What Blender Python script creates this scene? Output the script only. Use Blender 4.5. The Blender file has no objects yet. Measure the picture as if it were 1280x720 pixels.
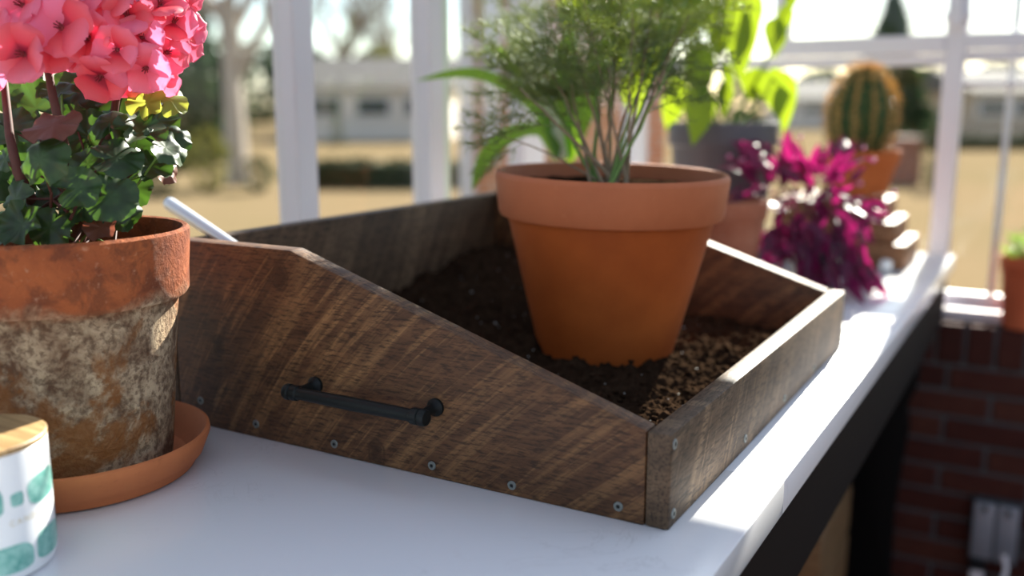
import bpy, bmesh, math, random
from mathutils import Vector, Matrix, noise, Quaternion
R = random.Random(7)
rad = math.radians
scene = bpy.context.scene
COL = scene.collection

# ------------------------------------------------------------------ camera
F_PX = 1195.3
YAW, PITCH = 0.5192, 0.1888
CAM = Vector((0.2944, -0.7522, 0.3693))
FW = Vector((-math.sin(YAW)*math.cos(PITCH), math.cos(YAW)*math.cos(PITCH), -math.sin(PITCH)))
RT = FW.cross(Vector((0, 0, 1))).normalized()
UP = RT.cross(FW)
cam_data = bpy.data.cameras.new('camera')
cam = bpy.data.objects.new('camera', cam_data)
COL.objects.link(cam)
cam.matrix_world = Matrix(((RT.x, UP.x, -FW.x, CAM.x), (RT.y, UP.y, -FW.y, CAM.y), (RT.z, UP.z, -FW.z, CAM.z), (0, 0, 0, 1)))
cam_data.sensor_width = 36.0
cam_data.lens = F_PX/1280*36.0
cam_data.clip_start = 0.02
cam_data.clip_end = 500
cam_data.dof.use_dof = True
cam_data.dof.focus_distance = 0.95
cam_data.dof.aperture_fstop = 2.0
scene.camera = cam

# ------------------------------------------------------------------ light
COT = 1.70                                   # cotangent of the sun's elevation
SUN_TO = Vector((-0.055, 1.0, 1.0/COT)).normalized()
world = bpy.data.worlds.new('sky_world')
scene.world = world
world.use_nodes = True
wn = world.node_tree
wn.nodes.clear()
w_out = wn.nodes.new('ShaderNodeOutputWorld')
w_bg = wn.nodes.new('ShaderNodeBackground')
w_bg.inputs['Strength'].default_value = 1.15
w_sky = wn.nodes.new('ShaderNodeTexSky')
w_sky.sky_type = 'NISHITA'
w_sky.sun_disc = False
w_sky.sun_elevation = math.atan(1/COT)
w_sky.sun_rotation = math.atan2(SUN_TO.x, SUN_TO.y)
w_sky.altitude = 300
w_sky.air_density = 1.0
w_sky.dust_density = 0.6
w_sky.ozone_density = 1.0
w_gain = wn.nodes.new('ShaderNodeVectorMath'); w_gain.operation = 'SCALE'; w_gain.inputs['Scale'].default_value = 0.20
w_tc = wn.nodes.new('ShaderNodeTexCoord')
w_map = wn.nodes.new('ShaderNodeMapping'); w_map.inputs['Scale'].default_value = (1.0, 1.0, 2.6)
w_noise = wn.nodes.new('ShaderNodeTexNoise'); w_noise.inputs['Scale'].default_value = 4.5; w_noise.inputs['Detail'].default_value = 6
w_ramp = wn.nodes.new('ShaderNodeValToRGB')
w_ramp.color_ramp.elements[0].position = 0.42; w_ramp.color_ramp.elements[0].color = (0, 0, 0, 1)
w_ramp.color_ramp.elements[1].position = 0.62; w_ramp.color_ramp.elements[1].color = (1, 1, 1, 1)
w_mix = wn.nodes.new('ShaderNodeMix'); w_mix.data_type = 'RGBA'
w_mix.inputs[7].default_value = (1.0, 1.03, 1.08, 1)
w_amt = wn.nodes.new('ShaderNodeMath'); w_amt.operation = 'MULTIPLY'; w_amt.inputs[1].default_value = 0.75
wn.links.new(w_sky.outputs[0], w_gain.inputs[0])
wn.links.new(w_tc.outputs['Generated'], w_map.inputs[0])
wn.links.new(w_map.outputs[0], w_noise.inputs['Vector'])
wn.links.new(w_noise.outputs[0], w_ramp.inputs[0])
wn.links.new(w_ramp.outputs[0], w_amt.inputs[0])
wn.links.new(w_amt.outputs[0], w_mix.inputs[0])
wn.links.new(w_gain.outputs[0], w_mix.inputs[6])
wn.links.new(w_mix.outputs[2], w_bg.inputs[0])
wn.links.new(w_bg.outputs[0], w_out.inputs[0])

sun_d = bpy.data.lights.new('sun', 'SUN')
sun_d.energy = 22.0
sun_d.color = (1.0, 0.93, 0.82)
sun_d.angle = rad(0.6)
sun = bpy.data.objects.new('sun', sun_d)
COL.objects.link(sun)
sun.rotation_euler = (-SUN_TO).to_track_quat('-Z', 'Y').to_euler()

scene.view_settings.view_transform = 'Standard'
scene.view_settings.look = 'None'
scene.view_settings.exposure = 0.0
scene.view_settings.gamma = 1.0
scene.view_settings.use_curve_mapping = False
scene.cycles.max_bounces = 8
scene.cycles.transparent_max_bounces = 24
scene.cycles.transmission_bounces = 6
scene.cycles.caustics_reflective = False
scene.cycles.caustics_refractive = False
scene.cycles.sample_clamp_indirect = 6.0

# ------------------------------------------------------------------ helpers
def at(x, y, d):
    """world point seen at photo pixel (x, y) at depth d metres"""
    return CAM + (FW + RT*((x-640)/F_PX) - UP*((y-360)/F_PX))*d

class MB:
    def __init__(s): s.v = []; s.f = []
    def add(s, vs, fs):
        o = len(s.v)
        s.v.extend([tuple(v) for v in vs]); s.f.extend([tuple(i+o for i in f) for f in fs])
        return s
    def box(s, x0, x1, y0, y1, z0, z1):
        return s.add([(x0,y0,z0),(x1,y0,z0),(x1,y1,z0),(x0,y1,z0),(x0,y0,z1),(x1,y0,z1),(x1,y1,z1),(x0,y1,z1)],
                     [(0,3,2,1),(4,5,6,7),(0,1,5,4),(1,2,6,5),(2,3,7,6),(3,0,4,7)])
    def tube(s, pts, rads, n=8, cap=True):
        pts = [Vector(p) for p in pts]
        if not hasattr(rads, '__len__'): rads = [rads]*len(pts)
        vs = []; nrm = None
        for i, p in enumerate(pts):
            t = (pts[min(i+1, len(pts)-1)] - pts[max(i-1, 0)]).normalized()
            if nrm is None:
                nrm = t.orthogonal().normalized()
            else:
                nrm = (nrm - t*nrm.dot(t))
                nrm = nrm.normalized() if nrm.length > 1e-9 else t.orthogonal().normalized()
            b = t.cross(nrm)
            for k in range(n):
                a = 2*math.pi*k/n
                vs.append(p + (nrm*math.cos(a) + b*math.sin(a))*rads[i])
        fs = []
        for i in range(len(pts)-1):
            for k in range(n):
                k2 = (k+1) % n
                fs.append((i*n+k, i*n+k2, (i+1)*n+k2, (i+1)*n+k))
        if cap:
            fs.append(tuple(range(n-1, -1, -1))); fs.append(tuple(range((len(pts)-1)*n, len(pts)*n)))
        return s.add(vs, fs)
    def lathe(s, prof, n=64, c=(0, 0, 0), wob=0.0):
        vs = []
        for (r, z) in prof:
            for k in range(n):
                a = 2*math.pi*k/n
                rr = r*(1 + wob*noise.noise((math.cos(a)*2, math.sin(a)*2, z*14)))
                vs.append((c[0]+rr*math.cos(a), c[1]+rr*math.sin(a), c[2]+z))
        fs = []
        for i in range(len(prof)-1):
            for k in range(n):
                k2 = (k+1) % n
                fs.append((i*n+k, i*n+k2, (i+1)*n+k2, (i+1)*n+k))
        if prof[0][0] > 1e-6: fs.append(tuple(range(n-1, -1, -1)))
        if prof[-1][0] > 1e-6: fs.append(tuple(range((len(prof)-1)*n, len(prof)*n)))
        return s.add(vs, fs)
    def prism(s, outline, axis, a, b):
        """2-D outline extruded along axis from a to b"""
        def P(u, v, w):
            return {'x': (w, u, v), 'y': (u, w, v), 'z': (u, v, w)}[axis]
        n = len(outline)
        vs = [P(u, v, a) for u, v in outline] + [P(u, v, b) for u, v in outline]
        fs = [tuple(range(n)), tuple(range(2*n-1, n-1, -1))] + [(i, i+n, (i+1) % n + n, (i+1) % n) for i in range(n)]
        return s.add(vs, fs)
    def ball(s, c, r, sub=1, sq=(1, 1, 1), jit=0.0):
        bm = bmesh.new(); bmesh.ops.create_icosphere(bm, subdivisions=sub, radius=1)
        vs = []
        for v in bm.verts:
            k = 1 + jit*noise.noise(v.co*1.7 + Vector(c)*37)
            vs.append((c[0]+v.co.x*r*sq[0]*k, c[1]+v.co.y*r*sq[1]*k, c[2]+v.co.z*r*sq[2]*k))
        fs = [[l.index for l in f.verts] for f in bm.faces]
        bm.free()
        return s.add(vs, fs)
    def mesh(s, name, mats, smooth='auto', bevel=0, seg=2):
        me = bpy.data.meshes.new(name)
        me.from_pydata(s.v, [], s.f)
        bm = bmesh.new(); bm.from_mesh(me)
        bmesh.ops.recalc_face_normals(bm, faces=bm.faces)
        if bevel:
            bmesh.ops.remove_doubles(bm, verts=bm.verts, dist=1e-6)
            ed = [e for e in bm.edges if len(e.link_faces) == 2 and e.calc_face_angle(0) > 0.3]
            bmesh.ops.bevel(bm, geom=ed, offset=bevel, segments=seg, affect='EDGES', profile=0.5)
        if smooth:
            for f in bm.faces: f.smooth = True
            if smooth == 'auto':
                for e in bm.edges:
                    if len(e.link_faces) == 2 and e.calc_face_angle(0) > 0.7: e.smooth = False
        bm.to_mesh(me); bm.free()
        for m in (mats if isinstance(mats, (list, tuple)) else [mats]): me.materials.append(m)
        return me
    def build(s, name, mats, parent=None, smooth='auto', bevel=0, seg=2):
        return link(name, s.mesh(name, mats, smooth, bevel, seg), parent)

def link(name, me, parent=None, loc=None, quat=None, scale=None):
    o = bpy.data.objects.new(name, me)
    COL.objects.link(o)
    if loc is not None: o.location = loc
    if quat is not None: o.rotation_mode = 'QUATERNION'; o.rotation_quaternion = quat
    if scale is not None: o.scale = (scale,)*3 if not hasattr(scale, '__len__') else scale
    if parent: o.parent = parent
    return o
def empty(name, loc=(0, 0, 0)):
    o = bpy.data.objects.new(name, None); COL.objects.link(o); o.location = loc
    o.empty_display_size = 0.05
    return o
def tag(o, label=None, cat=None, group=None, kind=None):
    if label: o['label'] = label
    if cat: o['category'] = cat
    if group: o['group'] = group
    if kind: o['kind'] = kind
    return o
def shift(p, o): return Vector(p) - Vector(o)

# ------------------------------------------------------------------ materials
class NT:
    def __init__(s, name):
        s.m = bpy.data.materials.new(name); s.m.use_nodes = True
        s.t = s.m.node_tree; s.t.nodes.clear()
        s.out = s.t.nodes.new('ShaderNodeOutputMaterial')
    def n(s, typ, **kw):
        nd = s.t.nodes.new('ShaderNode'+typ)
        for k, v in kw.items(): setattr(nd, k, v)
        return nd
    def put(s, sock, v):
        if isinstance(v, bpy.types.NodeSocket): s.t.links.new(v, sock)
        else: sock.default_value = v
    def math(s, op, a, b=0.0, c=None):
        nd = s.n('Math', operation=op)
        s.put(nd.inputs[0], a); s.put(nd.inputs[1], b)
        if c is not None: s.put(nd.inputs[2], c)
        return nd.outputs[0]
    def coord(s, scale=(1, 1, 1), kind='Object', rot=(0, 0, 0), loc=(0, 0, 0)):
        tc = s.n('TexCoord'); mp = s.n('Mapping')
        s.t.links.new(tc.outputs[kind], mp.inputs[0])
        mp.inputs['Scale'].default_value = scale; mp.inputs['Rotation'].default_value = rot; mp.inputs['Location'].default_value = loc
        return mp.outputs[0]
    def noise(s, vec, scale, detail=4, rough=0.55, dist=0.0):
        nd = s.n('TexNoise'); s.put(nd.inputs['Vector'], vec)
        nd.inputs['Scale'].default_value = scale; nd.inputs['Detail'].default_value = detail
        nd.inputs['Roughness'].default_value = rough; nd.inputs['Distortion'].default_value = dist
        return nd.outputs[0]
    def ramp(s, fac, stops, interp='LINEAR'):
        nd = s.n('ValToRGB'); nd.color_ramp.interpolation = interp
        els = nd.color_ramp.elements
        while len(els) < len(stops): els.new(0.5)
        for e, (p, c) in zip(els, stops):
            e.position = p
            e.color = (c, c, c, 1) if not hasattr(c, '__len__') else (*c, 1)
        s.put(nd.inputs[0], fac)
        return nd.outputs[0]
    def mix(s, fac, a, b, blend='MIX'):
        nd = s.n('Mix', data_type='RGBA', blend_type=blend)
        s.put(nd.inputs[0], fac)
        s.put(nd.inputs[6], a if isinstance(a, bpy.types.NodeSocket) else (*a, 1))
        s.put(nd.inputs[7], b if isinstance(b, bpy.types.NodeSocket) else (*b, 1))
        return nd.outputs[2]
    def bump(s, h, strength=0.3, dist=0.002):
        nd = s.n('Bump'); s.put(nd.inputs['Height'], h)
        nd.inputs['Strength'].default_value = strength; nd.inputs['Distance'].default_value = dist
        return nd.outputs[0]
    def principled(s, col, rough=0.5, spec=0.5, normal=None, metal=0.0, coat=0.0, sss=0.0):
        p = s.n('BsdfPrincipled')
        s.put(p.inputs['Base Color'], col if isinstance(col, bpy.types.NodeSocket) else (*col, 1))
        s.put(p.inputs['Roughness'], rough); p.inputs['Specular IOR Level'].default_value = spec
        p.inputs['Metallic'].default_value = metal; p.inputs['Coat Weight'].default_value = coat
        if normal: s.t.links.new(normal, p.inputs['Normal'])
        return p.outputs[0]
    def done(s, sh):
        s.t.links.new(sh, s.out.inputs[0]); return s.m

def plain(name, col, rough=0.5, spec=0.5, metal=0.0, var=0.12, scale=30, coat=0.0):
    t = NT(name)
    c = t.mix(t.noise(t.coord(), scale, 3), tuple(x*(1-var) for x in col), tuple(min(1, x*(1+var)) for x in col))
    return t.done(t.principled(c, rough, spec, None, metal, coat))

def leafmat(name, c1, c2, trans, scale=60, tw=0.5, rough=0.45, spec=0.4):
    t = NT(name)
    nz = t.noise(t.coord(), scale, 3)
    ri = t.n('ObjectInfo').outputs['Random']
    f = t.math('ADD', t.math('MULTIPLY', nz, 0.7), t.math('MULTIPLY', ri, 0.45))
    f = t.math('SUBTRACT', f, 0.1)
    col = t.mix(f, c1, c2)
    a = t.principled(col, rough, spec)
    b = t.n('BsdfTranslucent'); tc = t.mix(f, tuple(x*0.8 for x in trans), trans); t.t.links.new(tc, b.inputs[0])
    m = t.n('MixShader'); m.inputs[0].default_value = tw
    t.t.links.new(a, m.inputs[1]); t.t.links.new(b.outputs[0], m.inputs[2])
    return t.done(m.outputs[0])

def wood(name, axis, dark, mid, light, saw=1.0, slant=(0.9, 1.2, 0.25), bump=0.35, knots=()):
    """rough-sawn stained board; grain runs along axis; circular-saw marks cross it at a slant"""
    t = NT(name)
    tc = t.n('TexCoord'); sp = t.n('SeparateXYZ'); t.t.links.new(tc.outputs['Object'], sp.inputs[0])
    X, Y, Z = sp.outputs
    u, w = (X, Y) if axis == 'x' else (Y, X)
    cb = t.n('CombineXYZ')
    t.put(cb.inputs[0], t.math('MULTIPLY', u, 3.2)); t.put(cb.inputs[1], t.math('MULTIPLY', w, 26)); t.put(cb.inputs[2], t.math('MULTIPLY', Z, 26))
    grain = t.noise(cb.outputs[0], 1.6, 6, 0.62, 1.2)
    cb2 = t.n('CombineXYZ')
    t.put(cb2.inputs[0], t.math('MULTIPLY', u, 60)); t.put(cb2.inputs[1], t.math('MULTIPLY', w, 330)); t.put(cb2.inputs[2], t.math('MULTIPLY', Z, 330))
    fine = t.noise(cb2.outputs[0], 1.0, 4, 0.7)
    sl = t.math('ADD', slant[0], t.math('MULTIPLY', t.math('ADD', u, slant[2]), slant[1]))
    ph = t.math('SUBTRACT', u, t.math('MULTIPLY', Z, sl))
    cb3 = t.n('CombineXYZ'); t.put(cb3.inputs[0], t.math('MULTIPLY', ph, 34)); t.put(cb3.inputs[1], t.math('MULTIPLY', Z, 3.0)); t.put(cb3.inputs[2], t.math('MULTIPLY', w, 8.0))
    sw = t.noise(cb3.outputs[0], 1.0, 5, 0.65, 0.3)
    cb4 = t.n('CombineXYZ'); t.put(cb4.inputs[0], t.math('MULTIPLY', ph, 120)); t.put(cb4.inputs[1], t.math('MULTIPLY', Z, 9.0)); t.put(cb4.inputs[2], t.math('MULTIPLY', w, 8.0))
    sw2 = t.noise(cb4.outputs[0], 1.0, 3, 0.6, 0.2)
    blot = t.noise(t.coord(), 7, 3)
    col = t.mix(t.ramp(grain, [(0.32, 0.0), (0.68, 1.0)]), dark, mid)
    col = t.mix(t.math('MULTIPLY', t.ramp(sw, [(0.5, 0.0), (0.6, 0.55), (0.72, 1.0)]), 0.62*saw), col, light)
    col = t.mix(t.math('MULTIPLY', t.ramp(sw, [(0.30, 1.0), (0.44, 0.0)]), 0.6*saw), col, tuple(c*0.55 for c in dark))
    col = t.mix(t.math('MULTIPLY', t.ramp(sw2, [(0.56, 0.0), (0.66, 1.0)]), 0.42*saw), col, light)
    col = t.mix(t.math('MULTIPLY', t.ramp(sw2, [(0.30, 1.0), (0.42, 0.0)]), 0.35*saw), col, tuple(c*0.6 for c in dark))
    for (ku, kz, kr) in knots:
        du = t.math('MULTIPLY', t.math('SUBTRACT', u, ku), 1.0/kr); dz = t.math('MULTIPLY', t.math('SUBTRACT', Z, kz), 0.62/kr)
        dd = t.math('ADD', t.math('SQRT', t.math('ADD', t.math('MULTIPLY', du, du), t.math('MULTIPLY', dz, dz))), t.math('MULTIPLY', t.math('SUBTRACT', grain, 0.5), 0.9))
        col = t.mix(t.ramp(dd, [(0.45, 0.8), (0.72, 0.35), (0.80, 0.75), (1.0, 0.0)]), col, tuple(c*0.5 for c in dark))
    col = t.mix(t.math('MULTIPLY', t.ramp(blot, [(0.42, 1.0), (0.6, 0.0)]), 0.40), col, tuple(c*0.7 for c in mid))
    col = t.mix(t.math('MULTIPLY', t.ramp(fine, [(0.38, 1.0), (0.52, 0.0)]), 0.75), col, tuple(c*0.4 for c in dark))
    h = t.math('ADD', t.math('MULTIPLY', fine, 0.5), t.math('ADD', t.math('MULTIPLY', sw, 0.8*saw), t.math('MULTIPLY', grain, 0.5)))
    return t.done(t.principled(col, 0.55, 0.3, t.bump(h, bump, 0.003)))

W_D, W_M, W_L = (0.040, 0.0165, 0.0075), (0.130, 0.058, 0.024), (0.36, 0.190, 0.078)
m_panel = wood('stained rough sawn wood', 'x', W_D, W_M, W_L, bump=0.5, knots=((-0.298, 0.012, 0.013), (-0.422, 0.190, 0.012), (-0.52, 0.10, 0.010)))
m_board = wood('stained rough sawn wood across', 'y', (0.048, 0.029, 0.017), (0.125, 0.078, 0.045), (0.29, 0.19, 0.11), slant=(0.55, 0.0, 0.0))
m_bottomwood = wood('plain tray bottom', 'x', W_D, W_M, W_L, saw=0.3)
m_crate = wood('pale crate wood', 'x', (0.20, 0.115, 0.05), (0.34, 0.21, 0.10), (0.45, 0.30, 0.16), saw=0.3)
m_riser = wood('reddish riser wood', 'x', (0.16, 0.065, 0.028), (0.30, 0.14, 0.06), (0.42, 0.22, 0.10), saw=0.2)

def m_quartz():
    t = NT('white veined quartz')
    v = t.coord()
    nz = t.noise(v, 9, 6, 0.6, 1.5)
    ridge = t.math('ABSOLUTE', t.math('SUBTRACT', nz, 0.5))
    msk = t.ramp(t.noise(v, 5.5, 2), [(0.50, 0.0), (0.64, 1.0)])
    vein = t.math('MULTIPLY', t.ramp(ridge, [(0.0, 1.0), (0.012, 0.0)]), msk)
    speck = t.ramp(t.noise(v, 160, 2), [(0.71, 0.0), (0.76, 1.0)])
    vein = t.math('MAXIMUM', t.math('MULTIPLY', vein, 0.22), t.math('MULTIPLY', t.math('MULTIPLY', speck, msk), 0.35))
    col = t.mix(vein, (0.80, 0.80, 0.82), (0.30, 0.29, 0.28))
    return t.done(t.principled(col, 0.16, 0.5))
m_counter = m_quartz()

def m_terracotta(name, c1, c2, c3, rough=0.8, fine=90):
    t = NT(name); v = t.coord()
    a = t.noise(v, 9, 5, 0.6); b = t.noise(v, fine, 4, 0.6)
    col = t.mix(t.ramp(a, [(0.35, 0.0), (0.65, 1.0)]), c1, c2)
    col = t.mix(t.math('MULTIPLY', t.ramp(b, [(0.62, 0.0), (0.75, 1.0)]), 0.35), col, c3)
    return t.done(t.principled(col, rough, 0.3, t.bump(b, 0.12, 0.002)))
m_pot = m_terracotta('clean terracotta', (0.40, 0.098, 0.020), (0.47, 0.125, 0.030), (0.54, 0.19, 0.08))
def m_moist():
    t = NT('terracotta, dry collar and moist body')
    tc = t.n('TexCoord'); sp_ = t.n('SeparateXYZ'); t.t.links.new(tc.outputs['Object'], sp_.inputs[0]); v = tc.outputs['Object']
    a = t.noise(v, 9, 5, 0.6); b = t.noise(v, 90, 4, 0.6)
    dry = t.mix(t.ramp(a, [(0.35, 0.0), (0.65, 1.0)]), (0.36, 0.105, 0.040), (0.43, 0.135, 0.055))
    dry = t.mix(t.math('MULTIPLY', t.ramp(b, [(0.62, 0.0), (0.75, 1.0)]), 0.3), dry, (0.50, 0.20, 0.10))
    wet = t.mix(t.ramp(a, [(0.35, 0.0), (0.65, 1.0)]), (0.30, 0.062, 0.008), (0.40, 0.092, 0.014))
    k = t.ramp(t.math('MULTIPLY', sp_.outputs[2], 4.0), [(0.815, 1.0), (0.825, 0.0)])
    return t.done(t.principled(t.mix(k, dry, wet), 0.6, 0.35, t.bump(b, 0.10, 0.002)))
m_pot_moist = m_moist()
m_saucer = m_terracotta('saucer terracotta', (0.42, 0.125, 0.045), (0.52, 0.165, 0.06), (0.28, 0.09, 0.035))
m_pot_pale = m_terracotta('chalky terracotta', (0.26, 0.085, 0.045), (0.36, 0.15, 0.09), (0.60, 0.42, 0.33))
m_pot_red = m_terracotta('red terracotta', (0.42, 0.09, 0.035), (0.48, 0.115, 0.045), (0.52, 0.17, 0.08))

def m_weathered():
    t = NT('weathered crusted terracotta')
    tc = t.n('TexCoord'); sp = t.n('SeparateXYZ'); t.t.links.new(tc.outputs['Object'], sp.inputs[0])
    v = tc.outputs['Object']
    Z = sp.outputs[2]
    n1 = t.noise(v, 11, 6, 0.62, 0.6); n2 = t.noise(v, 34, 6, 0.65, 0.5); n3 = t.noise(v, 150, 5, 0.7)
    clay = t.mix(t.ramp(n1, [(0.35, 0.0), (0.66, 1.0)]), (0.19, 0.050, 0.022), (0.40, 0.115, 0.038))
    clay = t.mix(t.math('MULTIPLY', t.ramp(n2, [(0.40, 1.0), (0.50, 0.0)]), 0.55), clay, (0.10, 0.035, 0.02))
    clay = t.mix(t.math('MULTIPLY', t.ramp(n3, [(0.60, 0.0), (0.70, 1.0)]), 0.45), clay, (0.55, 0.30, 0.19))
    crust = t.mix(t.ramp(n2, [(0.36, 0.0), (0.60, 1.0)]), (0.13, 0.066, 0.036), (0.50, 0.37, 0.235))
    crust = t.mix(t.ramp(n3, [(0.40, 0.75), (0.54, 0.0)]), crust, (0.10, 0.055, 0.032))
    crust = t.mix(t.math('MULTIPLY', t.ramp(n1, [(0.50, 0.0), (0.57, 1.0)]), 0.85), crust, (0.22, 0.080, 0.020))
    zz = t.math('ADD', Z, t.math('MULTIPLY', t.math('SUBTRACT', n1, 0.5), 0.10))
    f = t.ramp(t.math('MULTIPLY', zz, 5.0), [(0.80, 1.0), (0.93, 0.0)])      # crust below the collar
    col = t.mix(f, clay, crust)
    h = t.math('ADD', t.math('MULTIPLY', n3, 0.7), t.math('MULTIPLY', n2, t.math('ADD', 0.3, t.math('MULTIPLY', f, 1.4))))
    return t.done(t.principled(col, 0.88, 0.2, t.bump(h, 0.9, 0.005)))
m_old = m_weathered()

def m_soil_():
    t = NT('dark potting soil'); v = t.coord()
    a = t.noise(v, 60, 6, 0.7); b = t.noise(v, 9, 3)
    col = t.ramp(a, [(0.3, (0.009, 0.0055, 0.0038)), (0.55, (0.030, 0.0175, 0.0105)), (0.78, (0.068, 0.042, 0.026))])
    col = t.mix(t.math('MULTIPLY', b, 0.4), col, (0.03, 0.018, 0.011))
    return t.done(t.principled(col, 1.0, 0.0, t.bump(t.noise(v, 260, 5, 0.7), 0.5, 0.002)))
m_soil = m_soil_()
m_perlite = plain('white perlite', (0.45, 0.44, 0.41), 0.8)
m_iron = plain('black painted iron', (0.007, 0.009, 0.009), 0.45, 0.22, 0.0)
m_screw = plain('weathered zinc screw', (0.21, 0.23, 0.22), 0.45, 0.5, 0.75)
m_hole = plain('screw socket', (0.006, 0.006, 0.006), 0.8)
m_white = plain('white painted frame', (0.62, 0.61, 0.65), 0.42, 0.4, 0.0, 0.02)
m_whiteglaze = plain('white glazed candle jar', (0.78, 0.79, 0.80), 0.28, 0.5, 0.0, 0.02)
m_gold = plain('faint gold print', (0.62, 0.53, 0.36), 0.4, 0.5, 0.0)
m_apron = plain('very dark stained wood', (0.010, 0.006, 0.005), 0.7, 0.12)
m_blackiron = plain('black cast iron', (0.003, 0.003, 0.003), 0.7, 0.12)
m_rod = plain('brushed pale metal', (0.70, 0.73, 0.78), 0.30, 0.5, 0.35, 0.03)
m_grey_pot = plain('dark grey glazed planter', (0.085, 0.078, 0.088), 0.5, 0.4)
m_mortar = plain('grey mortar', (0.088, 0.092, 0.096), 0.9, 0.2, 0.0, 0.25)
m_outlet = plain('grey metal outlet cover', (0.24, 0.26, 0.29), 0.5, 0.4, 0.2)
m_plug = plain('white plastic plug', (0.72, 0.72, 0.74), 0.4)
m_floor = plain('dark concrete floor', (0.060, 0.052, 0.046), 0.8, 0.3, 0.0, 0.3, 6)
m_stem = plain('grey brown woody stem', (0.22, 0.16, 0.10), 0.7, 0.3, 0.0, 0.35, 60)
m_gstem = plain('reddish geranium stem', (0.085, 0.030, 0.024), 0.6, 0.3, 0.0, 0.35, 60)
m_green_stem = leafmat('green stem', (0.13, 0.24, 0.05), (0.20, 0.32, 0.08), (0.3, 0.5, 0.08), 60, 0.15)

def m_print():
    t = NT('mottled green printed glaze'); v = t.coord()
    col = t.mix(t.ramp(t.noise(v, 120, 4, 0.7), [(0.35, 0.0), (0.65, 1.0)]), (0.09, 0.32, 0.27), (0.30, 0.55, 0.49))
    return t.done(t.principled(col, 0.3, 0.5))
m_green_print = m_print()
def m_bam():
    t = NT('bamboo lid wood'); v = t.coord((3, 30, 30), rot=(0, 0, 0.65))
    g = t.noise(v, 5.0, 5, 0.6, 0.6)
    return t.done(t.principled(t.ramp(g, [(0.3, (0.20, 0.115, 0.045)), (0.6, (0.42, 0.27, 0.12)), (0.8, (0.55, 0.38, 0.19))]), 0.5, 0.4))
m_lid = m_bam()

m_brick = None
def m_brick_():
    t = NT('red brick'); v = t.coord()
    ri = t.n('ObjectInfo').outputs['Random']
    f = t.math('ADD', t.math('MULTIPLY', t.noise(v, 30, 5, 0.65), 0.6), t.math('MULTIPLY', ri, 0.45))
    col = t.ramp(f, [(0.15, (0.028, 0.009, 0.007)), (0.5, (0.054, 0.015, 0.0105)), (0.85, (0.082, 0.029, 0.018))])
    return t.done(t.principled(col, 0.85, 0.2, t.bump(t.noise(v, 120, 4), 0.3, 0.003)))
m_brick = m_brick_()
def m_brick_far_(name='brick masonry far away', c1=(0.36, 0.115, 0.07), c2=(0.48, 0.19, 0.12)):
    t = NT(name)
    b = t.n('TexBrick'); t.put(b.inputs['Vector'], t.coord((1, 1, 1), rot=(rad(90), 0, 0)))
    b.inputs['Color1'].default_value = (*c1, 1); b.inputs['Color2'].default_value = (*c2, 1)
    b.inputs['Mortar'].default_value = (0.5, 0.46, 0.42, 1); b.inputs['Scale'].default_value = 1.0
    b.inputs['Mortar Size'].default_value = 0.006; b.inputs['Brick Width'].default_value = 0.215; b.inputs['Row Height'].default_value = 0.068
    return t.done(t.principled(b.outputs[0], 0.85, 0.2))
m_brick_far = m_brick_far_()

def m_glass_(name='window glass', tint=(0.97, 0.985, 0.98)):
    t = NT(name)
    tr = t.n('BsdfTransparent'); tr.inputs[0].default_value = (*tint, 1)
    gl = t.n('BsdfGlossy'); gl.inputs['Roughness'].default_value = 0.02
    lw = t.n('LayerWeight'); lw.inputs[0].default_value = 0.5
    fac = t.math('ADD', 0.015, t.math('MULTIPLY', t.math('POWER', lw.outputs['Facing'], 4.0), 0.6))
    mx = t.n('MixShader')
    t.t.links.new(fac, mx.inputs[0]); t.t.links.new(tr.outputs[0], mx.inputs[1]); t.t.links.new(gl.outputs[0], mx.inputs[2])
    return t.done(mx.outputs[0])
m_glass = m_glass_()
m_glass_edge = m_glass_('greenish glass edge', (0.78, 0.90, 0.80))

def m_lawn_():
    t = NT('dry winter lawn'); v = t.coord()
    a = t.noise(v, 0.35, 5, 0.6); b = t.noise(v, 6, 4, 0.7)
    col = t.mix(t.ramp(a, [(0.4, 0.0), (0.65, 1.0)]), (0.205, 0.152, 0.092), (0.175, 0.138, 0.078))
    col = t.mix(t.math('MULTIPLY', b, 0.45), col, (0.15, 0.115, 0.06))
    return t.done(t.principled(col, 1.0, 0.0))
m_lawn = m_lawn_()
m_petal = None
def m_petal_():
    t = NT('pink geranium petal')
    tc = t.n('TexCoord'); sp = t.n('SeparateXYZ'); t.t.links.new(tc.outputs['Object'], sp.inputs[0])
    r = t.math('MULTIPLY', sp.outputs[1], 1/0.028)
    ri = t.n('ObjectInfo').outputs['Random']
    f = t.math('ADD', r, t.math('MULTIPLY', t.math('SUBTRACT', ri, 0.5), 0.5))
    vein = t.noise(t.coord((1600, 30, 100)), 1.0, 2)
    col = t.ramp(f, [(0.0, (0.30, 0.015, 0.04)), (0.12, (0.78, 0.06, 0.08)), (0.45, (0.88, 0.155, 0.175)), (1.0, (0.91, 0.32, 0.45))])
    col = t.mix(t.math('MULTIPLY', vein, 0.30), col, (0.78, 0.08, 0.16))
    col = t.mix(t.ramp(ri, [(0.45, 0.0), (1.0, 0.6)]), col, (0.90, 0.26, 0.46))
    a = t.principled(col, 0.55, 0.25)
    b = t.n('BsdfTranslucent'); t.t.links.new(t.mix(0.5, col, (0.90, 0.20, 0.42)), b.inputs[0])
    m = t.n('MixShader'); m.inputs[0].default_value = 0.45
    t.t.links.new(a, m.inputs[1]); t.t.links.new(b.outputs[0], m.inputs[2])
    return t.done(m.outputs[0])
m_petal = m_petal_()
m_gleaf = leafmat('geranium leaf', (0.012, 0.034, 0.012), (0.040, 0.082, 0.022), (0.13, 0.28, 0.03), 2.5, 0.20, 0.45, 0.45)
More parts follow.
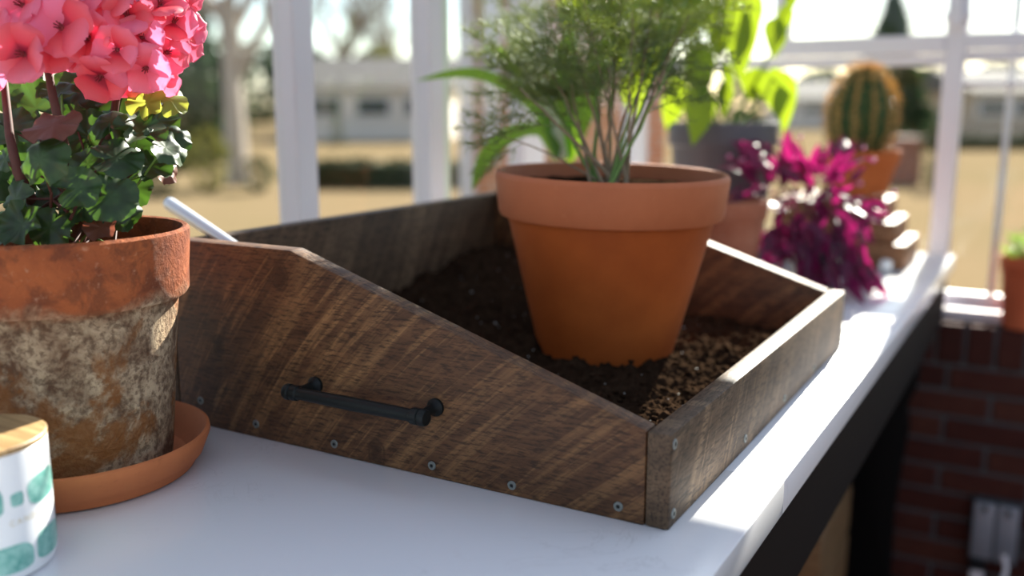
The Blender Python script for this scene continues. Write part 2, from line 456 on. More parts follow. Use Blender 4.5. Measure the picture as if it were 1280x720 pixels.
def ringed(m):
    # darker horseshoe zone of the geranium leaf
    nt = m.node_tree; t = NT.__new__(NT); t.m = m; t.t = nt
    pr_ = [n for n in nt.nodes if n.type == 'BSDF_PRINCIPLED'][0]; src = pr_.inputs['Base Color'].links[0].from_socket
    tc = t.n('TexCoord'); ln = t.n('VectorMath', operation='LENGTH'); nt.links.new(tc.outputs['Object'], ln.inputs[0])
    k = t.ramp(ln.outputs['Value'], [(0.25, 0.0), (0.42, 0.6), (0.58, 0.6), (0.75, 0.0)])
    nt.links.new(t.mix(k, src, (0.010, 0.020, 0.010)), pr_.inputs['Base Color'])
ringed(m_gleaf)
m_gleaf_y = leafmat('yellowing geranium leaf', (0.20, 0.28, 0.05), (0.38, 0.36, 0.07), (0.60, 0.62, 0.08), 45, 0.5)
m_gleaf_r = leafmat('reddish dry geranium leaf', (0.13, 0.035, 0.028), (0.20, 0.10, 0.06), (0.35, 0.10, 0.06), 60, 0.3)
m_dill = leafmat('dill frond', (0.10, 0.165, 0.085), (0.22, 0.285, 0.115), (0.56, 0.62, 0.18), 40, 0.48, 0.5, 0.3)
m_strap = leafmat('lime strap leaf', (0.06, 0.17, 0.02), (0.12, 0.25, 0.03), (0.28, 0.48, 0.025), 14, 0.5)
m_pothos = leafmat('lime hanging leaf', (0.06, 0.14, 0.012), (0.12, 0.21, 0.02), (0.34, 0.46, 0.015), 20, 0.55)
m_purple = leafmat('purple leaf', (0.022, 0.005, 0.020), (0.085, 0.007, 0.045), (0.50, 0.015, 0.17), 40, 0.34, 0.40, 0.4)
m_pinktip = leafmat('pink bud', (0.70, 0.20, 0.45), (0.80, 0.35, 0.55), (0.9, 0.4, 0.6), 40, 0.3)
m_cactus = plain('green cactus skin', (0.040, 0.080, 0.026), 0.6, 0.2, 0.0, 0.25, 40)
m_spine = leafmat('golden spine', (0.55, 0.36, 0.13), (0.72, 0.52, 0.22), (0.9, 0.62, 0.25), 90, 0.4)
m_herb = leafmat('bright green herb leaf', (0.12, 0.26, 0.04), (0.20, 0.36, 0.07), (0.5, 0.7, 0.12), 60, 0.45)

# ------------------------------------------------------------------ setting: ground, floor, walls
FL = -0.92
def sheet(name, x0, x1, y0, y1, z, mat):
    o = MB().box(x0, x1, y0, y1, z-0.05, z).build(name, mat, None, None); tag(o, kind='structure'); return o
sheet('floor', -0.85, 2.6, -3.0, 2.05, FL, m_floor)
g = MB().add([(-220, -60, -0.98), (220, -60, -0.98), (220, 300, -0.98), (-220, 300, -0.98)], [(0, 1, 2, 3)]).build('ground_lawn', m_lawn, None, None)
tag(g, 'dry tan winter lawn outside the windows', kind='structure')

YE = 1.95            # inner face of the window frames in the end wall
XL = -0.80           # inner face of the posts in the left window wall
ZH0, ZH1, ZT = 1.145, 1.28, 2.15
SILL = -0.185

# end wall: brick knee wall with each brick, mortar core recessed
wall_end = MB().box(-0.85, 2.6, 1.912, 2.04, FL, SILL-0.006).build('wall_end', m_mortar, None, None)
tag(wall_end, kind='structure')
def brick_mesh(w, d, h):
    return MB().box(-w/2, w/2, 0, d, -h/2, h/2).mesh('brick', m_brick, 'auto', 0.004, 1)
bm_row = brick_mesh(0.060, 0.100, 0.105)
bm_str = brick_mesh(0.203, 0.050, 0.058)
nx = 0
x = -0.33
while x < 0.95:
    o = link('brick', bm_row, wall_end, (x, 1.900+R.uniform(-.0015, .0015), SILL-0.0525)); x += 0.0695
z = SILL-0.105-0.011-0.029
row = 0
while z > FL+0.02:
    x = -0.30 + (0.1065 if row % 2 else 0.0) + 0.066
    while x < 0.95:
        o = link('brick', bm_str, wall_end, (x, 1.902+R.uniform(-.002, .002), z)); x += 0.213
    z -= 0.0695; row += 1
# the rest of that wall, out of sight behind the bench or beyond the frame
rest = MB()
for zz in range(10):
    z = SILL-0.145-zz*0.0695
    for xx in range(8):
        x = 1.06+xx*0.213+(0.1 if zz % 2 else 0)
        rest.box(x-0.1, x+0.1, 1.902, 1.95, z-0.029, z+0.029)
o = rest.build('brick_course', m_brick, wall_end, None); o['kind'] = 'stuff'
# low brick walls on the other sides of the glasshouse
o = MB().box(2.5, 2.6, -3.0, 1.91, FL, SILL).build('wall_right', m_brick_far, None, None); tag(o, kind='structure')
o = MB().box(-0.9, 2.6, -3.1, -3.0, FL, SILL).build('wall_back', m_brick_far, None, None); tag(o, kind='structure')
o = MB().box(-0.92, -0.85, -3.0, 2.04, FL, -0.02).build('wall_left', m_brick_far, None, None); tag(o, kind='structure')

def frame(name, boxes, bevel=0.003):
    o = empty(name); tag(o, kind='structure')
    for nm, b in boxes:
        MB().box(*b).build(nm, m_white, o, 'auto', bevel, 1)
    return o
# left window wall: posts on a low white plate, panes between
PY = [(-2.0, -1.945), (-1.2, -1.145), (-0.45, -0.395), (0.451, 0.502), (0.838, 0.887), (1.225, 1.325), (1.90, 1.99)]
boxes = [('sill_plate', (-0.88, XL+0.01, -3.0, 2.0, -0.02, 0.03)), ('eave_beam', (-0.88, XL, -3.0, 2.0, ZT-0.12, ZT))]
boxes += [('post', (XL-0.048, XL, a, b, 0.03, ZT-0.12)) for a, b in PY]
wl = frame('window_1', boxes)
for (a, b), (c, d) in zip(PY[:-1], PY[1:]):
    MB().box(XL-0.032, XL-0.028, b, c, 0.03, ZT-0.12).build('pane', m_glass, wl, None)
MB().box(XL-0.040, XL-0.012, 0.888, 0.925, 0.03, ZT-0.12).build('glazing_strip', plain('pale green glazing strip', (0.55, 0.64, 0.54), 0.3, 0.5), wl, None)
# end window wall
b = [('sill_plate', (-0.80, 2.5, 1.965, 2.05, SILL, SILL+0.028)),
     ('bottom_rail', (-0.80, 2.5, 2.03, 2.06, SILL+0.028, SILL+0.060)),
     ('post', (0.010, 0.058, YE, YE+0.05, SILL+0.028, ZH0)),
     ('post', (0.86, 0.91, YE, YE+0.05, SILL+0.028, ZH0)),
     ('post', (1.70, 1.75, YE, YE+0.05, SILL+0.028, ZH0)),
     ('cross_rail', (-0.80, 0.010, YE+0.006, YE+0.05, 0.470, 0.497)),
     ('sash_rail', (-0.425, 0.010, YE-0.004, YE+0.03, 0.499, 0.545)),
     ('sash_stile', (-0.425, -0.380, YE-0.004, YE+0.03, 0.545, ZH0)),
     ('cross_rail', (0.058, 0.86, YE+0.006, YE+0.05, 0.478, 0.505)),
     ('sash_rail', (0.058, 0.86, YE-0.004, YE+0.03, 0.507, 0.545)),
     ('cross_bar', (0.058, 0.86, YE+0.010, YE+0.04, 0.415, 0.428)),
     ('mullion', (0.155, 0.172, YE+0.055, YE+0.075, SILL+0.06, ZH0)),
     ('header', (-0.80, 2.5, YE-0.03, YE+0.05, ZH0, ZH1)),
     ('upper_post', (-0.40, -0.36, YE, YE+0.05, ZH1, ZT)),
     ('upper_post', (0.86, 0.91, YE, YE+0.05, ZH1, ZT)),
     ('top_rail', (-0.80, 2.5, YE, YE+0.05, ZT-0.06, ZT)),
     ]
we = frame('window_2', b)
for (x0, x1, z0, z1) in [(-0.80, 0.010, SILL+0.06, 0.47), (-0.38, 0.010, 0.545, ZH0), (-0.80, -0.425, 0.497, ZH0), (0.058, 0.86, SILL+0.06, 0.415), (0.058, 0.86, 0.428, 0.478), (0.058, 0.86, 0.545, ZH0), (0.91, 1.70, SILL+0.06, ZH0), (-0.80, 0.86, ZH1, ZT-0.06)]:
    MB().box(x0, x1, YE+0.040, YE+0.044, z0, z1).build('pane', m_glass, we, None)
lt = MB()
lt.box(0.006, 0.064, YE-0.014, YE, 0.575, 0.600)
lt.box(0.022, 0.046, YE-0.030, YE-0.010, 0.560, 0.640)
lt.build('window_latch', m_white, we, 'auto', 0.003, 1)

# ------------------------------------------------------------------ potting bench
XE, YB = 0.083, 1.862
top = empty('countertop'); tag(top, 'long white veined quartz worktop under the tray and pots', 'worktop')
for (a, b_) in ((-1.6, 0.1683), (0.1684, YB)):
    MB().box(-0.80, XE, a, b_, -0.036, 0.0).build('slab', m_counter, top, 'auto', 0.0016, 2)
bench = empty('potting_bench'); tag(bench, 'dark bench frame with black curved iron leg under white worktop', 'bench')
MB().box(0.045, 0.070, -1.55, 1.83, -0.176, -0.0362).build('apron', m_apron, bench, 'auto', 0.002, 1)
MB().box(-0.74, 0.045, 1.805, 1.83, -0.176, -0.0362).build('apron', m_apron, bench, 'auto', 0.002, 1)
MB().box(-0.76, -0.735, -1.55, 1.83, -0.176, -0.0362).build('apron', m_apron, bench, 'auto', 0.002, 1)
legp = [(0.040, -0.177), (0.036, -0.215), (0.022, -0.25), (0.036, -0.285), (0.030, -0.33), (0.012, -0.38), (0.022, -0.43), (0.012, -0.52), (0.002, -0.66), (0.004, -0.84), (0.020, FL), (-0.15, FL), (-0.125, -0.84), (-0.122, -0.69), (-0.12, -0.55), (-0.10, -0.42), (-0.13, -0.30), (-0.12, -0.177)]
for yy in (1.72, -1.3):
    MB().prism(legp, 'y', yy, yy+0.05).build('leg', m_blackiron, bench, 'auto', 0.006, 2)
    MB().box(-0.70, -0.62, yy, yy+0.05, FL, -0.177).build('leg', m_blackiron, bench, 'auto', 0.006, 2)
MB().box(-0.62, -0.10, 1.735, 1.755, -0.50, -0.45).build('stretcher', m_blackiron, bench, 'auto', 0.004, 1)

# wooden crate on the floor under the bench
cr = empty('wooden_crate', (-0.29, 1.42, FL)); tag(cr, 'pale slatted wooden crate on the floor under the bench', 'crate')
for k in range(4):
    z0 = 0.01+k*0.125
    MB().box(-0.21, 0.21, -0.165, -0.15, z0, z0+0.112).build('slat', m_crate, cr, 'auto', 0.003, 1)
    MB().box(-0.21, 0.21, 0.15, 0.165, z0, z0+0.112).build('slat', m_crate, cr, 'auto', 0.003, 1)
    MB().box(-0.21, -0.195, -0.15, 0.15, z0, z0+0.112).build('slat', m_crate, cr, 'auto', 0.003, 1)
    MB().box(0.195, 0.21, -0.15, 0.15, z0, z0+0.112).build('slat', m_crate, cr, 'auto', 0.003, 1)
MB().box(-0.195, 0.195, -0.15, 0.15, 0.0, 0.012).build('bottom', m_crate, cr, None)
for sx in (-1, 1):
    for sy in (-1, 1):
        MB().box(sx*0.18-0.014, sx*0.18+0.014, sy*0.135-0.014, sy*0.135+0.014, 0.012, 0.50).build('corner_post', m_crate, cr, None)

# outlet on the brick wall
ot = empty('outlet_box', (0.232, 1.90, -0.715)); tag(ot, 'grey double outlet box with hinged covers on the brick wall', 'outlet')
MB().box(-0.058, 0.058, -0.03, 0.0, -0.085, 0.085).build('back_box', plain('dark outlet gasket', (0.035, 0.04, 0.045), 0.7), ot, 'auto', 0.003, 1)
for sx in (-1, 1):
    cv = MB().box(sx*0.027-0.025, sx*0.027+0.025, -0.052, -0.03, -0.070, 0.080).build('cover', m_outlet, ot, 'auto', 0.004, 2)
    MB().box(sx*0.027-0.006, sx*0.027+0.006, -0.056, -0.050, 0.060, 0.074).build('hinge', m_hole, cv, None)
pl = empty('power_plug', (0.200, 1.865, -0.835)); tag(pl, 'white plug hanging from the grey outlet box', 'plug')
MB().box(-0.016, 0.016, -0.016, 0.016, -0.014, 0.014).build('plug_body', m_plug, pl, 'auto', 0.004, 2)
MB().box(-0.020, 0.020, -0.018, 0.018, 0.014, 0.034).build('socket_collar', m_hole, pl, 'auto', 0.004, 1)
pl2 = MB().tube([at(1255, 694, 2.36), at(1258, 712, 2.35), at(1250, 735, 2.34), at(1235, 770, 2.33)], 0.006, 8).build('white_cable', m_plug)
tag(pl2, 'thin white cord hanging below the outlet box', 'cord')

# ------------------------------------------------------------------ tray
T, HF, HT, KX, W, L = 0.0233, 0.089, 0.2186, -0.4072, 0.756, 0.59
tray = empty('potting_tray'); tag(tray, 'rough stained wooden potting tray with sloping sides and a black pull handle', 'tray')
def side(y0):
    out = [(0.0, 0.0), (0.0, HF), (KX, HT), (-L, HT), (-L, 0.0)]
    return MB().prism(out, 'y', y0, y0+T).build('side_panel', m_panel, tray, 'auto', 0.0022, 2)
near = side(0.0); side(W-T)
MB().box(0.0005, T, 0.0, W, 0.0, HF).build('front_board', m_board, tray, 'auto', 0.003, 2)
MB().box(-L-T, -L-0.0005, 0.0, W, 0.0, HT-0.006).build('back_board', m_board, tray, 'auto', 0.003, 2)
MB().box(-L, 0.0, T, W-T, 0.001, 0.014).build('bottom_board', m_bottomwood, tray, None)
def screw(loc, nrm, r=0.0047):
    q = Vector(nrm).to_track_quat('Z', 'Y')
    s = link('screw', screw_me, tray, loc, q, r/0.0047); link('socket', socket_me, s)
screw_me = MB().lathe([(0.0047, -0.002), (0.0047, 0.0002), (0.0042, 0.0008), (0.0021, 0.0008), (0.0019, 0.0002), (0.0001, 0.0002)], 20).mesh('screw', m_screw)
_st = []
for k in range(12):
    a = 2*math.pi*k/12; rr = 0.0021 if k % 2 == 0 else 0.0012
    _st.append((rr*math.cos(a), rr*math.sin(a)))
socket_me = MB().prism(_st, 'z', 0.0005, 0.00095).mesh('socket', m_hole, None)
for (x, z) in [(-0.0248, 0.0134), (-0.1355, 0.0108), (-0.2283, 0.0129), (-0.3547, 0.0129), (-0.4681, 0.0160), (-0.555, 0.03)]:
    screw((x, -0.0003, z), (0, -1, 0))
for (y, z) in [(0.0085, 0.0785), (0.0105, 0.0133), (0.232, 0.014), (0.40, 0.014), (0.56, 0.014), (W-0.012, 0.0785), (W-0.012, 0.0133)]:
    screw((T+0.0003, y, z), (1, 0, 0), 0.0049)
# pull handle
hz, hy = 0.0755, -0.034
hb = MB()
prof = [(0.0050, -0.0125), (0.0074, -0.0120), (0.0086, -0.0095), (0.0086, -0.0055), (0.0068, -0.0040), (0.0082, -0.0028), (0.0084, 0.0015), (0.0080, 0.0050), (0.0066, 0.0060), (0.0063, 0.0075), (0.0064, 0.015), (0.0072, 0.0775)]
full = prof + [(r, 0.155-z) for r, z in reversed(prof[:-1])]
vs = MB().lathe(full, 28)
hb.add([(-0.377+v[2], hy+v[0], hz+v[1]) for v in vs.v], vs.f)
pull = hb.build('pull_handle', m_iron, tray)
for hx in (-0.377, -0.222):
    pm = MB(); q = MB().lathe([(0.0092, 0.0), (0.0092, 0.003), (0.0078, 0.0045), (0.0052, 0.007), (0.0046, 0.012), (0.0046, 0.022), (0.0056, 0.028), (0.0056, 0.034)], 24)
    pm.add([(hx+v[0], -v[2], hz+v[1]) for v in q.v], q.f)
    pm.build('handle_post', m_iron, pull)

# ------------------------------------------------------------------ soil in the tray
POT2 = Vector((-0.2296, 0.4219, 0))
def sstep(a, b, t):
    t = max(0, min(1, (t-a)/(b-a))); return t*t*(3-2*t)
def soil_h(x, y):
    h = 0.034
    h += 0.052*sstep(-0.22, -0.52, x)*sstep(0.16, 0.50, y) + 0.030*sstep(-0.36, -0.56, x)*sstep(0.40, 0.68, y)
    h -= 0.012*sstep(0.60, 0.72, y)*sstep(-0.30, -0.15, x)
    h += 0.006*sstep(0.2, 0.02, y)
    d = math.hypot(x-POT2.x, y-POT2.y)
    h += 0.010*math.exp(-((d-0.11)/0.035)**2)
    h += 0.011*noise.fractal((x*16, y*16, 1.3), 1.0, 2.0, 3) + 0.0085*noise.fractal((x*52, y*52, 4.1), 0.9, 2.1, 3)
    h += 0.0035*noise.noise((x*190, y*190, 9.0)) + 0.0018*noise.noise((x*420, y*420, 3.0))
    return max(0.016, h)
NXs, NYs = 300, 360
sm = MB(); x0, x1, y0, y1 = -L+0.001, -0.0008, T+0.0008, W-T-0.0008
vs = []
for j in range(NYs+1):
    y = y0+(y1-y0)*j/NYs
    for i in range(NXs+1):
        x = x0+(x1-x0)*i/NXs
        vs.append((x, y, soil_h(x, y)))
fs = [(j*(NXs+1)+i, j*(NXs+1)+i+1, (j+1)*(NXs+1)+i+1, (j+1)*(NXs+1)+i) for j in range(NYs) for i in range(NXs)]
nb = len(vs)
sm.add(vs, fs)
for k in range(1500):
    x = R.uniform(x0+0.01, x1-0.01) if R.random() < 0.4 else R.uniform(-0.20, -0.01)
    y = R.uniform(y0+0.01, y1-0.01)
    if math.hypot(x-POT2.x, y-POT2.y) < 0.09: continue
    r = R.choice((0.0012, 0.0018, 0.0025, 0.0038))*R.uniform(.7, 1.3)
    sm.ball((x, y, soil_h(x, y)+r*0.3), r, 1, (1, R.uniform(.7, 1.2), R.uniform(.6, .9)), 0.7)
soil = sm.build('potting_soil', m_soil, None, True)
tag(soil, 'crumbly dark potting soil heaped inside the wooden tray', 'soil', None, 'stuff')
pm = MB()
for k in range(150):
    x = R.uniform(x0+0.02, x1-0.02); y = R.uniform(y0+0.02, y1-0.02)
    if math.hypot(x-POT2.x, y-POT2.y) < 0.10: continue
    r = R.uniform(0.0008, 0.0018)
    pm.ball((x, y, soil_h(x, y)+r*0.6), r, 1, (1, 1, .8), .5)
o = pm.build('perlite', m_perlite, soil, None); o['kind'] = 'stuff'

# ------------------------------------------------------------------ pots
def pot_profile(Rr, H, rimh, rb, Rb=None, lip=0.9, th=0.008):
    """outer then inner profile of a flower pot with collar"""
    Rb = Rb or Rr*0.95
    body = Rb*0.93
    return [(rb*0.9, 0.0), (rb, 0.004), (body, H-rimh-0.004), (body+0.0012, H-rimh), (Rb-0.003, H-rimh-0.001), (Rb, H-rimh+0.003), (Rr-0.001, H-0.006), (Rr-0.002, H-0.002), (Rr-0.005, H), (Rr-th+0.001, H-0.0005), (Rr-th-0.001, H-0.006), (Rb-th-0.004, H-rimh), (body-th-0.004, H-rimh-0.01), (rb-th, 0.012), (0.001, 0.012)]
def soil_disc(rad_, z, name, parent, amp=0.004, n=40, seed=0):
    m = MB(); vs = [(0, 0, z)]; fs = []
    rings = 14
    for i in range(1, rings+1):
        for k in range(n):
            a = 2*math.pi*k/n; r = rad_*i/rings
            x, y = r*math.cos(a), r*math.sin(a)
            vs.append((x, y, z + amp*noise.fractal((x*60+seed, y*60, 2), 1, 2, 3)+amp*.7*noise.noise((x*220, y*220, seed))))
    for k in range(n): fs.append((0, 1+k, 1+(k+1) % n))
    for i in range(rings-1):
        for k in range(n):
            a = 1+i*n; b = 1+(i+1)*n
            fs.append((a+k, b+k, b+(k+1) % n, a+(k+1) % n))
    m.add(vs, fs)
    return m.build(name, m_soil, parent)

# leaf builder: outline in local XY, stalk end at the origin, growing along +Y
def blade(length, width, n=10, bend=0.0, fold=0.0, tip=1.0, wave=0.0, seed=0, base=0.12):
    m = MB(); vs = []; fs = []
    cols = 5
    for i in range(n+1):
        t = i/n
        w = width*0.5*max(0.0, (math.sin(math.pi*min(1, (t*(1-base)+base))**(0.75*tip))) if i < n else 0.0)
        if i == 0: w = width*0.06
        ang = bend*t
        yy = length*(math.sin(ang)/bend if abs(bend) > 1e-4 else t)
        zz = -length*((1-math.cos(ang))/bend if abs(bend) > 1e-4 else 0)
        for c in range(cols):
            s = (c/(cols-1))*2-1
            vs.append((s*w, yy, zz + fold*abs(s)*w + wave*width*noise.noise((s*1.3, t*4, seed))))
    for i in range(n):
        for c in range(cols-1):
            a = i*cols+c; fs.append((a, a+1, a+cols+1, a+cols))
    return m.add(vs, fs)
def orient(y_dir, z_dir):
    y = Vector(y_dir).normalized(); z = Vector(z_dir)
    z = (z - y*z.dot(y))
    z = z.normalized() if z.length > 1e-6 else y.orthogonal().normalized()
    x = y.cross(z)
    return Matrix((x, y, z)).transposed().to_quaternion()

# ---- dill pot standing in the tray
dill = empty('potted_dill', (POT2.x, POT2.y, 0.020))
dill.rotation_euler = (rad(0.6), rad(1.55), 0)
tag(dill, 'tall feathery dill plant in a clean orange terracotta pot inside the tray', 'potted plant')
H2 = 0.2634
pr = [(0.080, 0.0), (0.0875, 0.004), (0.1375, 0.205), (0.138, 0.2085), (0.1475, 0.2065), (0.1495, 0.211), (0.1545, 0.256), (0.1540, 0.260), (0.1515, H2), (0.1465, H2-0.0005), (0.1445, 0.258), (0.139, 0.205), (0.125, 0.195), (0.08, 0.012), (0.001, 0.012)]
MB().lathe(pr, 96).build('pot', m_pot_moist, dill)
soil_disc(0.1435, 0.243, 'pot_soil', dill, 0.004, 48)
# stems and feathery fronds
def frond_mesh(seed, length=0.11):
    rr = random.Random(seed); m = MB()
    def thread(p, d, l, r, n=3):
        q = [p]
        dd = d.normalized()
        for k in range(n):
            dd = (dd + Vector((rr.uniform(-.25, .25), rr.uniform(-.25, .25), rr.uniform(-.25, .2)))).normalized()
            q.append(q[-1]+dd*l/n)
        m.tube(q, [r*(1-0.6*i/n) for i in range(n+1)], 3, False)
        return q
    nn = 9
    rach = [Vector((0, 0, 0))]; d = Vector((0, 1, 0.1))
    for k in range(nn):
        d = (d + Vector((rr.uniform(-.10, .10), 0, rr.uniform(-.20, .08)))).normalized(); rach.append(rach[-1]+d*length/nn)
    m.tube(rach, [0.0011*(1-0.6*i/nn) for i in range(nn+1)], 4, False)
    for i in range(2, nn+1):
        t = i/nn
        for sgn in (-1, 1):
            bl = length*0.42*(1.1-0.75*t)*rr.uniform(.8, 1.2)
            bd = Vector((sgn*0.95, 0.62, rr.uniform(-.5, .5)))
            q = thread(rach[i], bd, bl, 0.00065, 3)
            for p in q[1:]:
                for _ in range(4):
                    thread(p, bd.normalized()+Vector((rr.uniform(-1, 1), rr.uniform(-.6, .8), rr.uniform(-1, 1))), length*0.15*rr.uniform(.6, 1.3), 0.00042, 2)
    return m.mesh('frond', m_dill, None)
fronds = [frond_mesh(s) for s in range(5)]
# stem guides: base offset, tip in photo pixels + depth
stems = [(748, 50, 1.30), (700, 30, 1.34), (725, -15, 1.24), (770, -10, 1.34), (790, 15, 1.22), (815, 10, 1.30), (838, -5, 1.33), (860, 20, 1.26), (680, 70, 1.29), (660, 35, 1.34), (648, 110, 1.25), (760, 70, 1.22), (870, -25, 1.36), (735, 20, 1.36), (805, 60, 1.36), (845, 70, 1.24), (690, -30, 1.30), (780, -40, 1.28), (668, 92, 1.34), (610, 165, 1.24)]
inv = (Matrix.Translation(dill.location) @ dill.rotation_euler.to_matrix().to_4x4()).inverted()
for i, (px, py, d) in enumerate(stems):
    tipw = inv @ at(px, py, d)
    ang = R.uniform(0, 6.28); rb = R.uniform(0.004, 0.030)
    base = Vector((rb*math.cos(ang)+0.008, rb*math.sin(ang)-0.02, 0.240))
    n = 9; pts = []
    for k in range(n+1):
        t = k/n
        bow = math.sin(t*math.pi)*0.12
        p = base.lerp(tipw, t)
        up = Vector((0, 0, 1))*bow*(tipw-base).length*(0.8 if px < 620 else 0.30)
        out = Vector((R.uniform(-1, 1), R.uniform(-1, 1), 0))*0.0022
        pts.append(p+up*0.5+out)
    thick = R.uniform(0.0020, 0.0034) if px > 620 else 0.0016
    st = MB().tube(pts, [thick*(1-0.62*k/n) for k in range(n+1)], 7).build('stem', m_stem if i % 3 else m_green_stem, dill)
    nf = 5 if px > 620 else 4
    for k in range(nf):
        t = 0.50+0.50*(k+R.random()*0.6)/nf if px > 620 else 0.72+0.28*k/nf
        idx = min(n-1, int(t*n)); p = pts[idx].lerp(pts[idx+1], t*n-idx)
        ax = (pts[idx+1]-pts[idx]).normalized()
        a = R.uniform(0, 6.28)
        side_ = (ax.orthogonal().normalized()*math.cos(a) + ax.cross(ax.orthogonal().normalized())*math.sin(a))
        fd = (side_*(0.8 if k < nf-1 else 0.15) + ax*0.75)
        sc = R.uniform(0.75, 1.15)*(0.95 if t < 0.5 else 1.0)*(1.0 if px > 620 else 0.55)
        link('frond', fronds[R.randrange(5)], st, p, orient(fd, Vector((0, 0, 1))+side_*0.3), sc)

# ---- geranium in the old pot on its saucer
GP = Vector((-0.5545, -0.1640, 0.0))
sau = empty('pot_saucer', GP); tag(sau, 'round orange terracotta saucer under the geranium pot', 'saucer')
MB().lathe([(r+0.026 if r > 0.01 else r, z) for r, z in [(0.080, 0.0), (0.0875, 0.002), (0.0935, 0.012), (0.0965, 0.014), (0.1025, 0.029), (0.1045, 0.034), (0.1040, 0.0385), (0.1010, 0.0400), (0.0975, 0.0365), (0.089, 0.018), (0.080, 0.0100), (0.001, 0.0095)]], 96).build('dish', m_saucer, sau)
ger = empty('potted_geranium', (GP.x, GP.y, 0.0098)); tag(ger, 'pink flowering geranium in a weathered crusted terracotta pot on a saucer', 'potted plant')
Hg = 0.2410
MB().lathe([(r+0.0265 if r > 0.01 else r, z) for r, z in [(0.060, 0.0), (0.0655, 0.003), (0.0675, 0.02), (0.0735, 0.09), (0.0795, 0.15), (0.0815, 0.170), (0.0822, 0.1735), (0.0900, 0.1740), (0.0925, 0.178), (0.0935, 0.20), (0.0962, Hg-0.009), (0.0962, Hg-0.003), (0.0935, Hg), (0.0895, Hg-0.001), (0.0870, Hg-0.006), (0.080, 0.17), (0.062, 0.02), (0.001, 0.014)]], 128, (0, 0, 0), 0.008).build('pot', m_old, ger)
soil_disc(0.108, 0.214, 'pot_soil', ger, 0.005, 40, 5)
GO = ger.location.copy()

def geranium_leaf(seed):
    rr = random.Random(seed); m = MB(); vs = [(0, 0, 0)]; fs = []
    n, rings = 56, 8
    lob = rr.choice((5, 7)); cup = rr.uniform(0.10, 0.45); ph = rr.uniform(0, 6)
    for i in range(1, rings+1):
        t = i/rings
        for k in range(n):
            a = 2*math.pi*k/n           # 0 = tip direction (+Y); notch at the stalk
            notch = 1-0.55*math.exp(-((a-math.pi)/0.22)**2)
            edge = 1+0.045*math.cos(a*lob)+0.022*math.cos(a*lob*4+1)
            r = t*notch*(1+(edge-1)*t)
            ruff = 0.13*math.sin(a*lob+ph)*t**3 + 0.05*math.sin(a*13+ph*2)*t**4
            z = cup*t*t*(0.7 if seed % 2 else -0.6) + ruff - 0.022*math.cos(a*lob)*t
            if seed % 3 == 0: z -= 0.55*max(0, t-0.62)*(1+math.sin(a+ph))
            vs.append((math.sin(a)*r, math.cos(a)*r, z))
    for k in range(n): fs.append((0, 1+k, 1+(k+1) % n))
    for i in range(rings-1):
        for k in range(n):
            a = 1+i*n; b = 1+(i+1)*n
            fs.append((a+k, b+k, b+(k+1) % n, a+(k+1) % n))
    return m.add(vs, fs)
GL = {c: [geranium_leaf(s).mesh('leaf', mt, True) for s in range(6)] for c, mt in (('g', m_gleaf), ('y', m_gleaf_y), ('r', m_gleaf_r))}
TOCAM = -FW
crown = at(95, 275, 0.93)
